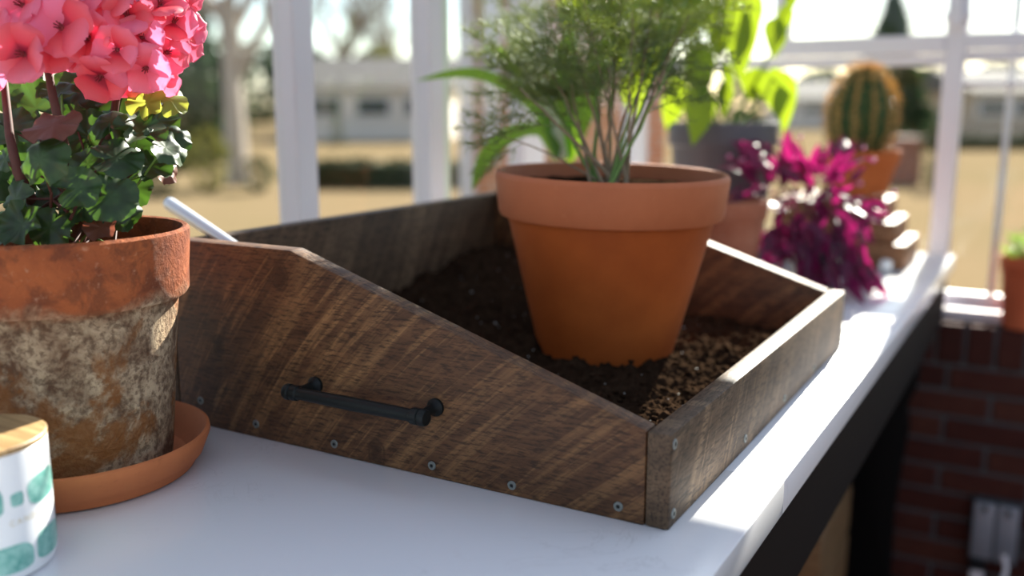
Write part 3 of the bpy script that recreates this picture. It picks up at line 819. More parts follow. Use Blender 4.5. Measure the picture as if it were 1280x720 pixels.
# (px, py, depth, radius px, facing right, facing up, colour): leaf faces partly at the camera
LV = [(50, 199, 0.86, 34, 0.0, 0.1, 'g'), (97, 236, 0.87, 28, 0.1, 0.2, 'g'), (139, 247, 0.88, 33, 0.1, 0.5, 'g'), (150, 262, 0.93, 27, 0.5, 0.1, 'g'),
      (20, 248, 0.90, 24, -0.3, 0.1, 'g'), (27, 280, 0.88, 31, -0.2, 0.5, 'g'), (139, 150, 0.93, 30, 0.1, 0.7, 'g'), (176, 166, 0.92, 33, 0.3, 1.1, 'g'),
      (146, 197, 0.90, 31, 0.2, 0.9, 'g'), (207, 184, 0.93, 28, 0.6, 1.1, 'g'), (212, 124, 0.95, 23, 0.4, 0.6, 'y'), (184, 128, 0.94, 25, 0.0, 0.3, 'y'),
      (217, 172, 0.98, 22, 0.6, 0.4, 'g'), (188, 207, 0.95, 27, 0.5, 0.6, 'g'), (66, 156, 0.87, 36, 0.0, 1.9, 'r'), (76, 114, 0.93, 24, 0.1, 0.9, 'g'),
      (6, 199, 0.91, 16, -0.4, 0.2, 'g'), (110, 170, 0.97, 33, 0.0, 0.3, 'g'), (88, 140, 0.98, 36, 0.0, 0.2, 'g'), (45, 135, 0.98, 36, -0.2, 0.3, 'g'),
      (12, 160, 0.96, 30, -0.2, 0.4, 'g'), (125, 215, 0.98, 33, 0.1, 0.0, 'g'), (165, 235, 0.99, 24, 0.3, 0.1, 'g'), (60, 250, 0.98, 32, 0.0, 0.1, 'g'),
      (100, 275, 0.97, 25, 0.1, 0.4, 'g'), (0, 225, 0.98, 33, -0.2, 0.1, 'g'), (155, 120, 0.99, 34, 0.1, 0.5, 'g'), (105, 110, 1.0, 38, 0.0, 0.3, 'g'),
      (20, 110, 1.0, 35, 0.0, 0.3, 'g'), (195, 150, 1.01, 28, 0.5, 0.4, 'g'), (80, 190, 1.02, 38, 0.0, 0.2, 'g'), (35, 215, 1.02, 38, 0.0, 0.1, 'g'),
      (150, 180, 1.03, 36, 0.2, 0.2, 'g'), (205, 212, 0.98, 20, 0.8, 0.4, 'r'), (-20, 180, 0.95, 34, -0.4, 0.3, 'g'), (-30, 250, 0.95, 34, -0.4, 0.3, 'g'),
      (-60, 210, 1.0, 38, -0.6, 0.4, 'g'), (-50, 150, 1.02, 38, -0.6, 0.5, 'g'), (-90, 180, 1.05, 38, -0.8, 0.5, 'g'), (40, 170, 1.08, 40, 0, 0.3, 'g'),
      (62, 284, 0.89, 27, 0.0, 0.5, 'g'), (100, 258, 0.905, 24, 0.1, 0.4, 'g'), (45, 262, 0.92, 27, -0.1, 0.3, 'g'), (125, 284, 0.915, 20, 0.3, 0.6, 'r'), (75, 222, 0.93, 26, 0.0, 0.2, 'g'), (5, 282, 0.90, 26, -0.3, 0.5, 'g'), (110, 205, 0.92, 26, 0.1, 0.3, 'g'), (92, 290, 0.93, 18, 0.1, 0.9, 'r'), (28, 225, 0.95, 28, -0.1, 0.2, 'g'), (110, 140, 1.08, 40, 0.1, 0.5, 'g'), (160, 205, 1.07, 34, 0.4, 0.3, 'g'), (90, 225, 1.07, 34, 0.1, 0.2, 'g'), (170, 150, 1.06, 32, 0.4, 0.6, 'g')]
for i, (px, py, d, rp, fr, fu, c) in enumerate(LV):
    p = at(px, py, d)
    nrm = (TOCAM + RT*fr + Vector((0, 0, 1))*fu + RT*R.uniform(-.25, .25)).normalized()
    ydir = (p-crown); ydir = ydir - nrm*ydir.dot(nrm)
    ydir = ydir.normalized() + Vector((R.uniform(-.3, .3), R.uniform(-.3, .3), -0.25))
    lf = link('leaf', GL[c][i % 6], ger, p-GO, orient(ydir, nrm), rp/F_PX*d*1.02)
    a = p-GO-ydir.normalized()*0.002
    b = crown-GO+Vector((R.uniform(-.03, .03), R.uniform(-.03, .03), R.uniform(-.03, .02)))
    mid = a.lerp(b, 0.5)+Vector((0, 0, 0.008))-nrm*0.012
    MB().tube([a-nrm*0.001, mid, b], [0.0010, 0.0013, 0.0016], 6).build('leaf_stalk', m_green_stem if i % 2 else m_gstem, ger)
def stemline(pts, r0, r1):
    w = [at(*q)-GO for q in pts]; k = len(w)-1
    MB().tube(w, [r0+(r1-r0)*i/k for i in range(k+1)], 10).build('stem', m_gstem, ger)
stemline([(88, 300, 0.97), (85, 240, 0.95), (80, 180, 0.92), (66, 120, 0.91), (55, 60, 0.92)], 0.0058, 0.0034)
stemline([(80, 300, 0.97), (45, 262, 0.93), (22, 215, 0.91), (12, 170, 0.91), (5, 100, 0.93)], 0.0062, 0.0036)
stemline([(100, 300, 0.98), (120, 230, 0.98), (140, 160, 0.97), (150, 90, 0.97)], 0.0056, 0.0034)
stemline([(95, 300, 1.0), (90, 230, 1.02), (110, 150, 1.02), (150, 110, 1.0)], 0.0056, 0.0034)

def petal_mesh(seed):
    rr = random.Random(seed+50); m = MB(); vs = []; fs = []
    n, cols = 8, 7
    Lp, Wp = 0.0260*rr.uniform(.92, 1.06), 0.0335*rr.uniform(.90, 1.08)
    dip = rr.uniform(-0.004, 0.005)
    for i in range(n+1):
        t = i/n
        w = Wp*0.5*(0.16+0.84*math.sin(min(1.0, t*1.08)**0.9*math.pi*0.62)) * (math.sqrt(max(0.0, 1-((t-0.62)/0.385)**2)) if t > 0.62 else 1.0)
        w = max(w, Wp*0.06)
        for c in range(cols):
            s = c/(cols-1)*2-1
            z = 0.006*math.sin(t*math.pi*0.6) + dip*t*t - 0.004*s*s*t + 0.0012*noise.noise((s*2, t*3, seed))+0.0014*math.sin(s*5+seed)*t*t
            vs.append((s*w, Lp*t*(1-0.05*s*s*t), z))
    for i in range(n):
        for c in range(cols-1):
            a = i*cols+c; fs.append((a, a+1, a+cols+1, a+cols))
    return m.add(vs, fs).mesh('petal', m_petal, True)
petals = [petal_mesh(s) for s in range(6)]
fc = MB().lathe([(0.0012, -0.012), (0.0018, -0.002), (0.0032, 0.0005), (0.0022, 0.003), (0.0004, 0.004)], 10)
for k in range(6):
    a = k*1.05
    fc.tube([(0.001*math.cos(a), 0.001*math.sin(a), 0.002), (0.0028*math.cos(a), 0.0028*math.sin(a), 0.0095)], [0.0004, 0.0006], 4)
fc_me = fc.mesh('floret', plain('deep red floret throat', (0.22, 0.02, 0.03), 0.6))
# florets: (px, py, depth, diameter px, facing right, facing up)
FLO = [(32, 68, 0.865, 76, -0.1, -0.15), (30, 8, 0.88, 66, -0.1, 0.25), (78, 35, 0.875, 74, 0.1, 0.05), (127, 94, 0.905, 64, -0.1, -0.6), (112, 48, 0.90, 62, 0.1, 0.0),
       (160, 22, 0.905, 62, 0.1, 0.2), (183, 84, 0.91, 64, 0.25, -0.35), (208, 66, 0.935, 56, 0.8, 0.0), (178, 48, 0.905, 58, 0.2, 0.1), (148, 62, 0.895, 58, 0.1, -0.1),
       (217, 28, 0.935, 54, 0.7, 0.2), (238, 36, 0.955, 42, 1.4, 0.1), (200, 8, 0.92, 58, 0.4, 0.4), (226, -4, 0.95, 50, 0.9, 0.5), (170, -12, 0.92, 62, 0.1, 0.6),
       (102, -4, 0.90, 64, 0.0, 0.4), (138, 2, 0.905, 62, 0.0, 0.4), (62, -14, 0.90, 62, 0.0, 0.5), (-6, 40, 0.88, 62, -0.4, 0.1), (-12, 88, 0.90, 56, -0.5, -0.3),
       (130, 72, 0.93, 62, 0.0, -0.3), (95, 62, 0.925, 56, 0.1, -0.3), (155, 100, 0.93, 52, 0.1, -0.8), (198, 96, 0.945, 50, 0.6, -0.6), (65, 60, 0.91, 60, 0.1, -0.3),
       (0, 8, 0.90, 62, -0.3, 0.3), (-30, 20, 0.92, 62, -0.7, 0.3), (-32, 66, 0.92, 62, -0.7, 0), (190, -30, 0.96, 60, 0.3, 0.9), (130, -34, 0.95, 60, 0.0, 0.9),
       (20, -34, 0.93, 62, -0.2, 0.9), (80, -42, 0.95, 60, 0.0, 1.0), (230, 55, 0.98, 46, 1.2, -0.1), (215, -28, 0.99, 52, 0.8, 0.9), (160, 40, 0.95, 60, 0.1, 0.3),
       (190, 30, 0.95, 60, 0.3, 0.3), (50, 30, 0.93, 62, 0, 0.2), (120, 20, 0.94, 62, 0.1, 0.3), (150, -5, 0.97, 60, 0, 1.2), (180, 10, 0.99, 60, 0.2, 1.3), (100, 20, 0.97, 60, 0, 1.2),
       (205, 40, 0.99, 56, 0.9, 0.5), (160, 70, 1.0, 58, 0.2, -0.4), (185, 62, 1.01, 56, 0.8, -0.2)]
heads = [at(25, 45, 0.95), at(160, 50, 0.97)]
for i, (px, py, d, dia, fr, fu) in enumerate(FLO):
    p = at(px, py, d); hd = heads[0] if px < 75 else heads[1]
    nrm = (TOCAM*0.9 + RT*fr*1.0 + UP*fu + Vector((R.uniform(-.18, .18), R.uniform(-.18, .18), R.uniform(-.18, .18)))).normalized()
    q = orient(nrm.orthogonal(), nrm) @ Quaternion((0, 0, 1), R.uniform(0, 6.28))
    sc = dia/F_PX*d/0.047
    fl = link('floret', fc_me, ger, p-GO, q, sc)
    for k in range(5):
        qq = Quaternion((0, 0, 1), k*2*math.pi/5+R.uniform(-.12, .12)) @ Quaternion((1, 0, 0), R.uniform(-0.12, 0.34))
        link('petal', petals[R.randrange(6)], fl, (0, 0, 0.0003*k), qq, R.uniform(.93, 1.07))
    MB().tube([p-GO-nrm*0.008*sc, (p-GO).lerp(hd-GO, 0.5)-nrm*0.012, hd-GO], [0.0010, 0.0009, 0.0010], 5).build('flower_stalk', m_gstem, ger)

# ---- candle
CD = Vector((-0.4435, -0.3345, 0.0)); CR, CH = 0.0555, 0.108
can = empty('candle_jar', CD); tag(can, 'white candle jar with green printed bands and a wooden lid', 'candle')
MB().lathe([(CR*0.90, 0.0), (CR*0.965, 0.002), (CR*0.995, 0.007), (CR, 0.014), (CR, CH-0.004), (CR-0.001, CH-0.003), (CR-0.004, CH-0.003), (CR-0.004, 0.01), (0.001, 0.01)], 80).build('jar', m_whiteglaze, can)
MB().lathe([(CR-0.0045, CH-0.010), (CR-0.0045, CH-0.003), (CR-0.0003, CH-0.003), (CR+0.0002, CH-0.002), (CR+0.0002, CH+0.0012), (CR-0.0006, CH+0.002), (0.001, CH+0.002)], 80).build('lid', m_lid, can)
def cyl_patch(pts2d, name, mat, off=0.0003):
    """outline in (arc, height) wrapped round the jar; arc 0 faces the camera's right-hand edge of the jar"""
    m = MB(); vs = []; n = len(pts2d)
    cx = sum(p[0] for p in pts2d)/n; cz = sum(p[1] for p in pts2d)/n
    rings = 4
    for i in range(rings+1):
        t = i/rings
        for (a, z) in pts2d:
            aa = cx+(a-cx)*t; zz = cz+(z-cz)*t
            th = A0 + aa/CR
            vs.append(((CR+off)*math.cos(th), (CR+off)*math.sin(th), zz))
    fs = [(i*n+k, i*n+(k+1) % n, (i+1)*n+(k+1) % n, (i+1)*n+k) for i in range(rings) for k in range(n)]
    m.add(vs, fs); return m.build(name, mat, can, True)
vdir = (CD-CAM); vdir.z = 0; vdir.normalize()
A0 = math.atan2(-vdir.y, -vdir.x)       # the point of the jar nearest the camera; arc grows to the right
def blob(cx, cz, w, h, seed, sh=0.0):
    pts = []
    for k in range(36):
        a = 2*math.pi*k/36
        c, s = math.cos(a), math.sin(a)
        px_ = math.copysign(abs(c)**0.55, c)*w/2; pz = math.copysign(abs(s)**0.55, s)*h/2
        k2 = 1+0.10*noise.noise((c*1.5, s*1.5, seed))
        pts.append((cx+px_*k2, cz+pz*k2+sh*px_))
    return cyl_patch(pts, 'printed_band', m_green_print)
for i, (cx, cz, w, h) in enumerate([(0.058, 0.069, 0.040, 0.023), (0.028, 0.068, 0.011, 0.011), (-0.002, 0.069, 0.040, 0.024), (-0.034, 0.068, 0.011, 0.011), (-0.065, 0.069, 0.042, 0.024),
                                     (0.060, 0.022, 0.038, 0.024), (0.016, 0.020, 0.044, 0.022), (-0.032, 0.021, 0.042, 0.022), (0.096, 0.046, 0.030, 0.060), (0.10, 0.07, 0.04, 0.02), (0.10, 0.02, 0.04, 0.02)]):
    blob(cx, cz, w, h, i*3.1)
fcu = bpy.data.curves.new('candle_text', 'FONT'); fcu.body = 'CANDLE'; fcu.size = 0.0066; fcu.space_character = 1.35; fcu.align_x = 'CENTER'
fo = bpy.data.objects.new('candle_text', fcu); COL.objects.link(fo)
dg = bpy.context.evaluated_depsgraph_get(); fme = bpy.data.meshes.new_from_object(fo.evaluated_get(dg))
bpy.data.objects.remove(fo)
for v in fme.vertices:
    th = A0 + (0.036+v.co.x)/CR
    v.co = ((CR+0.0003)*math.cos(th), (CR+0.0003)*math.sin(th), 0.0475+v.co.y)
fme.materials.clear(); fme.materials.append(m_gold)
link('lettering', fme, can)

# ---- trowel leaning over the tray's back corner
tr = empty('garden_trowel', at(278, 298, 1.15)); tag(tr, 'pale metal trowel handle leaning over the back corner of the tray', 'trowel')
a = Vector((0, 0, 0)); b = at(211, 254, 1.22)-tr.location; dirn = (b-a).normalized()
low = a - dirn*0.05
rq = [low, a, a.lerp(b, 0.9), b, b+dirn*0.004]
MB().tube([low, a, a.lerp(b, 0.5), b-dirn*0.003, b, b+dirn*0.003], [0.0065, 0.0072, 0.0080, 0.0088, 0.0080, 0.0050], 20).build('handle', m_rod, tr)
bl = blade(0.09, 0.05, 10, 0.2, 0.25)
q = orient(-dirn+Vector((0, 0.15, -0.35)), Vector((0, 1, 0))).to_matrix()
MB().add([low + q @ Vector(v) for v in bl.v], bl.f).build('blade', m_rod, tr, True)

# ------------------------------------------------------------------ plants behind the tray
def plain_pot(name, parent, Rr, H, rimh, rb, mat, loc=None):
    o = MB().lathe(pot_profile(Rr, H, rimh, rb), 64).build(name, mat, parent)
    return o
# strap-leaved plant
sp = empty('strap_plant', (-0.535, 0.925, 0.0)); tag(sp, 'plant with long arching lime strap leaves in an orange pot behind the dill', 'potted plant')
plain_pot('pot', sp, 0.080, 0.235, 0.035, 0.055, m_pot)
soil_disc(0.07, 0.215, 'pot_soil', sp)
def strap(pts, w, twist=0.0, mat=m_strap):
    pw = [at(*q)-sp.location for q in pts]
    n = 16; m = MB(); vs = []; fs = []
    def cr(t):
        s = t*(len(pw)-1); i = min(int(s), len(pw)-2); f = s-i
        p0 = pw[max(i-1, 0)]; p1 = pw[i]; p2 = pw[i+1]; p3 = pw[min(i+2, len(pw)-1)]
        return 0.5*((2*p1)+(p2-p0)*f+(2*p0-5*p1+4*p2-p3)*f*f+(3*p1-p0-3*p2+p3)*f**3)
    for i in range(n+1):
        t = i/n; p = cr(t); tg = (cr(min(1, t+.02))-cr(max(0, t-.02))).normalized()
        sd = tg.cross(TOCAM+Vector((0, 0, twist))).normalized()
        nn = sd.cross(tg)
        ww = w*(0.75+0.25*math.sin(t*math.pi))*(1 if t < 0.7 else max(0.02, 1-((t-0.7)/0.3)**1.6))
        for c in (-1, -0.5, 0, 0.5, 1): vs.append(p+sd*ww*c*0.5+nn*abs(c)*ww*0.18)
    for i in range(n):
        for c in range(4): fs.append((i*5+c, i*5+c+1, i*5+c+6, i*5+c+5))
    return m.add(vs, fs).build('leaf', mat, sp, True)
strap([(700, 196, 1.78), (690, 165, 1.78), (655, 125, 1.76), (610, 99, 1.74), (570, 94, 1.72), (520, 101, 1.70)], 0.034, 0.9)
strap([(700, 196, 1.78), (672, 165, 1.76), (635, 172, 1.72), (607, 200, 1.70), (590, 238, 1.68)], 0.034, 0.6)
strap([(702, 200, 1.80), (700, 150, 1.80), (705, 90, 1.80), (715, 30, 1.80)], 0.055)
strap([(700, 200, 1.78), (680, 130, 1.78), (650, 60, 1.78), (620, 0, 1.78)], 0.040, 0.0, leafmat('pale variegated strap leaf', (0.55, 0.60, 0.45), (0.7, 0.72, 0.6), (0.75, 0.8, 0.5), 14, 0.5))
strap([(705, 200, 1.80), (735, 120, 1.82), (760, 40, 1.84)], 0.045)
strap([(705, 200, 1.80), (690, 170, 1.86), (640, 80, 1.95), (600, 60, 2.0)], 0.030, 0.5)

# lime plant in grey planter
LPp = Vector((-0.365, 1.345, 0.0))
lp = empty('potted_trailing_plant', LPp); tag(lp, 'backlit lime green drooping leaves over a dark grey planter', 'potted plant')
MB().lathe([(0.085, 0.0), (0.092, 0.004), (0.112, 0.28), (0.119, 0.284), (0.119, 0.326), (0.116, 0.332), (0.108, 0.332), (0.105, 0.30), (0.09, 0.02), (0.001, 0.02)], 64).build('planter', m_grey_pot, lp)
soil_disc(0.104, 0.312, 'pot_soil', lp)
ov = [blade(1.0, 0.50, 10, R.uniform(-0.3, 0.6), 0.25, 0.9, 0.12, s, 0.02).mesh('leaf', m_pothos, True) for s in range(4)]
def hang(base, tip, wpx, d, i):
    a = at(base[0], base[1], d); b = at(tip[0], tip[1], d-0.02)
    ln = (b-a).length
    return link('leaf', ov[i % 4], lp, a-LPp, orient(b-a, TOCAM+RT*R.uniform(-.5, .5)+Vector((0, 0, R.uniform(-.2, .4)))), (wpx/F_PX*d/0.50, ln, ln*0.5))
HL = [((925, -25), (925, 108), 50, 2.0), ((948, -10), (930, 60), 26, 2.05), ((873, 50), (878, 132), 38, 1.95), ((878, 105), (868, 182), 46, 1.95), ((970, 22), (965, 76), 32, 2.0),
      ((985, 5), (975, 50), 20, 2.02), ((968, 85), (975, 150), 38, 2.0), ((984, 90), (980, 170), 26, 2.03), ((908, 100), (903, 150), 22, 2.05), ((945, 85), (940, 128), 34, 2.08),
      ((850, 95), (842, 150), 34, 2.05), ((865, -10), (860, 48), 44, 2.05), ((900, 30), (898, 78), 30, 2.08), ((885, -20), (890, 50), 36, 2.1), ((835, 20), (830, 80), 40, 2.1), ((810, 60), (800, 120), 36, 2.12),
      ((990, -30), (985, 20), 24, 2.0), ((945, 95), (962, 130), 24, 2.1), ((845, 110), (835, 165), 30, 2.15), ((905, 78), (915, 115), 16, 2.0), ((790, 90), (795, 150), 34, 2.15), ((770, 20), (775, 90), 38, 2.15)]
for i, (a, b_, w_, d) in enumerate(HL): hang(a, b_, w_, d, i)
for i in range(55):          # extra leaves added mostly out of view, blocking sun from the tray's left soil
    px, py = R.uniform(715, 905), R.uniform(-125, -15)
    hang((px, py), (px+R.uniform(-25, 25), py+R.uniform(55, 95)), R.uniform(34, 52), 2.08+R.uniform(-.12, .16), i)
for i, pts in enumerate([[(905, 165, 2.1), (915, 90, 2.08), (925, 10, 2.05), (935, -50, 2.05)], [(910, 165, 2.12), (945, 100, 2.08), (968, 60, 2.03), (990, -20, 2.02)], [(900, 165, 2.12), (880, 90, 2.08), (870, 10, 2.06), (860, -50, 2.06)], [(900, 168, 2.14), (860, 100, 2.1), (830, 30, 2.12), (800, 60, 2.13)], [(915, 165, 2.1), (955, 125, 2.06), (970, 88, 2.02), (982, 92, 2.03)]]):
    MB().tube([at(*q)-LPp for q in pts], [0.004, 0.0035, 0.003, 0.002], 8).build('stem', m_green_stem, lp)

# small chalky pot
smp = empty('small_terracotta_pot', (-0.262, 1.055, 0.0)); tag(smp, 'small chalky terracotta pot just beyond the far side of the tray', 'pot')
plain_pot('pot', smp, 0.082, 0.192, 0.038, 0.055, m_pot_pale)
soil_disc(0.072, 0.165, 'pot_soil', smp)

# purple plant
PPp = Vector((-0.125, 1.235, 0.0))
pp = empty('purple_plant', PPp); tag(pp, 'bushy magenta and dark purple leafy plant spilling onto the worktop', 'potted plant')
plain_pot('pot', pp, 0.060, 0.105, 0.025, 0.042, m_grey_pot)
soil_disc(0.05, 0.09, 'pot_soil', pp)
pl_ = [blade(0.062, 0.020, 8, R.uniform(-.3, .9), 0.3, 1.0, 0.15, s, 0.05).mesh('leaf', m_purple, True) for s in range(5)]
bud = MB().ball((0, 0, 0), 0.0055, 2, (1, 1, .8), .3).mesh('flower_bud', m_pinktip, True)
cnt = 0
while cnt < 285:
    px = R.gauss(1004, 56); py = R.gauss(258, 52)
    pick = R.random(); low_ = False
    if pick < 0.25: px = R.uniform(935, 1060); py = R.uniform(198, 246)
    elif pick < 0.65: px = R.uniform(955, 1085); py = R.uniform(250, 345); low_ = True
    lo = 205-25*math.exp(-((px-965)/30)**2)-18*math.exp(-((px-1060)/22)**2)
    hi = 300 + 55*sstep(940, 1010, px)
    if not (908 < px < 1098 and lo < py < hi): continue
    if px < 955 and py > 250: continue
    d = 1.93+R.uniform(-0.09, 0.12)
    if low_: d = R.uniform(1.80, 1.93)
    p = at(px, py, d)
    if p.z < 0.012: continue
    if p.y < W+0.03: continue
    out = (p-(PPp+Vector((0, 0, 0.13))))
    dd = Vector((out.x, out.y, 0)).normalized()*0.7 + Vector((0, 0, 0.9 if py < 235 else (-0.1 if py < 270 else -0.9))) + Vector((R.uniform(-.6, .6), R.uniform(-.6, .6), R.uniform(-.4, .4)))
    dd.normalize(); dd.z = max(dd.z, -(p.z-0.006)/0.085)
    nrm = Vector((R.uniform(-.6, .6), -0.5+R.uniform(-.6, .6), 0.8))
    link('leaf', pl_[R.randrange(5)], pp, p-PPp, orient(dd, nrm), R.uniform(.65, 1.25))
    cnt += 1
for (px, py) in [(912, 195), (928, 200), (975, 178), (1000, 172), (1035, 212), (1048, 208), (1018, 200), (1092, 200), (1118, 240), (1057, 313), (1068, 338), (1075, 230), (950, 205), (1080, 185), (990, 190), (1030, 225), (965, 225), (1010, 215)]:
    p = at(px, py, 1.95); link('flower_bud', bud, pp, p-PPp, None, R.uniform(.8, 1.3))
    b = p-PPp; c0 = Vector((0, 0, 0.14))
    MB().tube([b, b.lerp(c0, 0.5)+Vector((0, 0, 0.015)), c0], [0.0008, 0.0012, 0.0018], 5).build('stem', m_gstem, pp)

# wooden riser with the cactus
rs = empty('stepped_riser', (0, 0, 0)); tag(rs, 'stepped reddish wooden riser under the cactus pot', 'plant stand')
for k, (x1_, z0, z1_) in enumerate([(0.004, 0.0, 0.058), (-0.024, 0.058, 0.105), (-0.052, 0.105, 0.150)]):
    MB().box(-0.30, x1_, 1.55+0.012*k, 1.78, z0, z1_).build('tier', m_riser, rs, 'auto', 0.004, 2)
CPp = Vector((-0.130, 1.665, 0.150))
cp = empty('potted_cactus', CPp); tag(cp, 'ribbed barrel cactus with golden spines in a terracotta pot', 'potted plant')
plain_pot('pot', cp, 0.096, 0.115, 0.034, 0.066, m_pot)
soil_disc(0.086, 0.100, 'pot_soil', cp)
cb = MB(); vs = []; fs = []; NR, NS, NZ = 12, 120, 28
Hc, Rc = 0.220, 0.076
def cact(t, a):
    z = Hc*t
    prof_ = math.sin(math.pi*min(1, (t*0.93+0.07))**0.9)**0.62 if t < 1 else 0.0
    rib = 0.5+0.5*math.cos(a*NR)
    return Rc*prof_*(0.84+0.16*rib**0.8), z - 0.012*math.exp(-((1-t)/0.05)**2)
for i in range(NZ+1):
    t = i/NZ
    for k in range(NS):
        a = 2*math.pi*k/NS; r, z = cact(t, a); vs.append((r*math.cos(a), r*math.sin(a), 0.098+z))
for i in range(NZ):
    for k in range(NS): fs.append((i*NS+k, i*NS+(k+1) % NS, (i+1)*NS+(k+1) % NS, (i+1)*NS+k))
body = cb.add(vs, fs).build('cactus_body', m_cactus, cp, True)
for k in range(NR):
    a = 2*math.pi*k/NR; sb = MB()
    for j in range(13):
        t = 0.12+0.86*j/12; r, z = cact(t, a)
        c0 = Vector((r*math.cos(a), r*math.sin(a), 0.098+z)); nn = Vector((math.cos(a), math.sin(a), 0.4+1.4*max(0, t-0.6))).normalized()
        sb.ball(c0, 0.0018, 1)
        for q_ in range(12):
            dv = (nn*0.9+Vector((R.uniform(-1, 1), R.uniform(-1, 1), R.uniform(-1, 1)))*0.85).normalized()
            sb.tube([c0, c0+dv*R.uniform(.013, .026)], [0.0012, 0.0004], 4, False)
    sb.build('spine_row', m_spine, body, None)

# white pebble on the worktop
pb = MB().ball((-0.030, 1.515, 0.0145), 0.0145, 3, (0.95, 1, 1), .15).build('white_pebble', plain('smooth white stone', (0.82, 0.82, 0.8), 0.4), None, True)
tag(pb, 'small round white pebble beside the wooden riser', 'pebble')

# pot on the brick ledge at the right
HP = Vector((0.245, 1.935, SILL+0.001))
hp = empty('potted_herb', HP); tag(hp, 'small bright green herb in a red terracotta pot on the brick ledge', 'potted plant')
plain_pot('pot', hp, 0.066, 0.185, 0.04, 0.046, m_pot_red)
soil_disc(0.058, 0.168, 'pot_soil', hp)
hl = [blade(0.034, 0.013, 6, R.uniform(-.2, .7), 0.2, 1.0, 0.1, s, 0.05).mesh('leaf', m_herb, True) for s in range(4)]
for k in range(110):
    a = R.uniform(0, 6.28); r = R.uniform(0, 0.058); zz = 0.178+R.uniform(0, 0.062)*(1-(r/0.075)**2)
    p = Vector((r*math.cos(a), r*math.sin(a), zz))
    link('leaf', hl[k % 4], hp, p, orient(Vector((math.cos(a)*.8, math.sin(a)*.8, R.uniform(-.2, 1.2))), Vector((R.uniform(-.5, .5), R.uniform(-.5, .5), 1))), R.uniform(.6, 1.1))
for k in range(9):
    a = k*0.7; MB().tube([(0.015*math.cos(a), 0.015*math.sin(a), 0.165), (0.045*math.cos(a), 0.045*math.sin(a), 0.215)], [0.002, 0.001], 5).build('stem', m_green_stem, hp)

# ------------------------------------------------------------------ outside
GZ = -0.98
def ground_at(px, d):
    """point on the lawn straight below photo column px at depth d"""
    p = at(px, 360, d); return Vector((p.x, p.y, GZ))
m_bark = plain('grey bark', (0.17, 0.14, 0.115), 0.9, 0.2, 0.0, 0.3, 8)
m_bark_pale = plain('pale bark', (0.40, 0.35, 0.30), 0.9, 0.2, 0.0, 0.3, 8)
m_ever = leafmat('dark evergreen foliage', (0.030, 0.050, 0.030), (0.055, 0.085, 0.045), (0.06, 0.11, 0.04), 3, 0.2, 0.8, 0.1)
m_olive = leafmat('olive shrub foliage', (0.14, 0.15, 0.035), (0.24, 0.23, 0.06), (0.3, 0.3, 0.08), 3, 0.2, 0.8, 0.1)
m_hedge = leafmat('clipped dark hedge', (0.022, 0.036, 0.018), (0.045, 0.062, 0.028), (0.06, 0.09, 0.03), 5, 0.15, 0.8, 0.1)
m_twig = plain('bare twigs', (0.26, 0.21, 0.17), 0.9, 0.1, 0.0, 0.25, 3)
m_siding = plain('cream siding', (0.62, 0.58, 0.54), 0.8, 0.2, 0.0, 0.06, 1)
m_siding_b = plain('tan siding', (0.42, 0.34, 0.27), 0.8, 0.2, 0.0, 0.08, 1)
m_roof = plain('grey shingle roof', (0.10, 0.095, 0.095), 0.9, 0.2, 0.0, 0.15, 2)
m_dark_win = plain('dark window', (0.05, 0.06, 0.07), 0.2)
def bare_tree(px, d, h, seed, label, spread=0.45, mat=m_bark, levels=4):
    rr = random.Random(seed); base = ground_at(px, d)
    t = empty('bare_tree', base); tag(t, label, 'tree', 'trees beyond the lawn')
    tk = MB(); tw = MB()
    def grow(p, dr, ln, r, lv):
        q = [p]; dd = dr
        for k in range(3):
            dd = (dd+Vector((rr.uniform(-.16, .16), rr.uniform(-.16, .16), rr.uniform(-.04, .12)))).normalized(); q.append(q[-1]+dd*ln/3)
        (tk if lv >= levels-1 else tw).tube(q, [r, r*.9, r*.78, r*.62], 6 if lv >= levels-1 else 3, False)
        if lv == 0: return
        for k in range(4 if lv >= 2 else 5):
            s = rr.uniform(0.35, 1.0); i = min(2, int(s*3)); pp_ = q[i].lerp(q[i+1], s*3-i)
            nd = (dd + Vector((rr.uniform(-1, 1), rr.uniform(-1, 1), rr.uniform(-.15, .8)))*spread*1.7).normalized()
            grow(pp_, nd, ln*rr.uniform(.55, .78), r*0.5, lv-1)
    grow(Vector((0, 0, 0)), Vector((0, 0, 1)), h*0.42, h*0.028, levels)
    tk.build('trunk', mat, t); tw.build('twigs', m_twig, t, None)['kind'] = 'stuff'
    return t
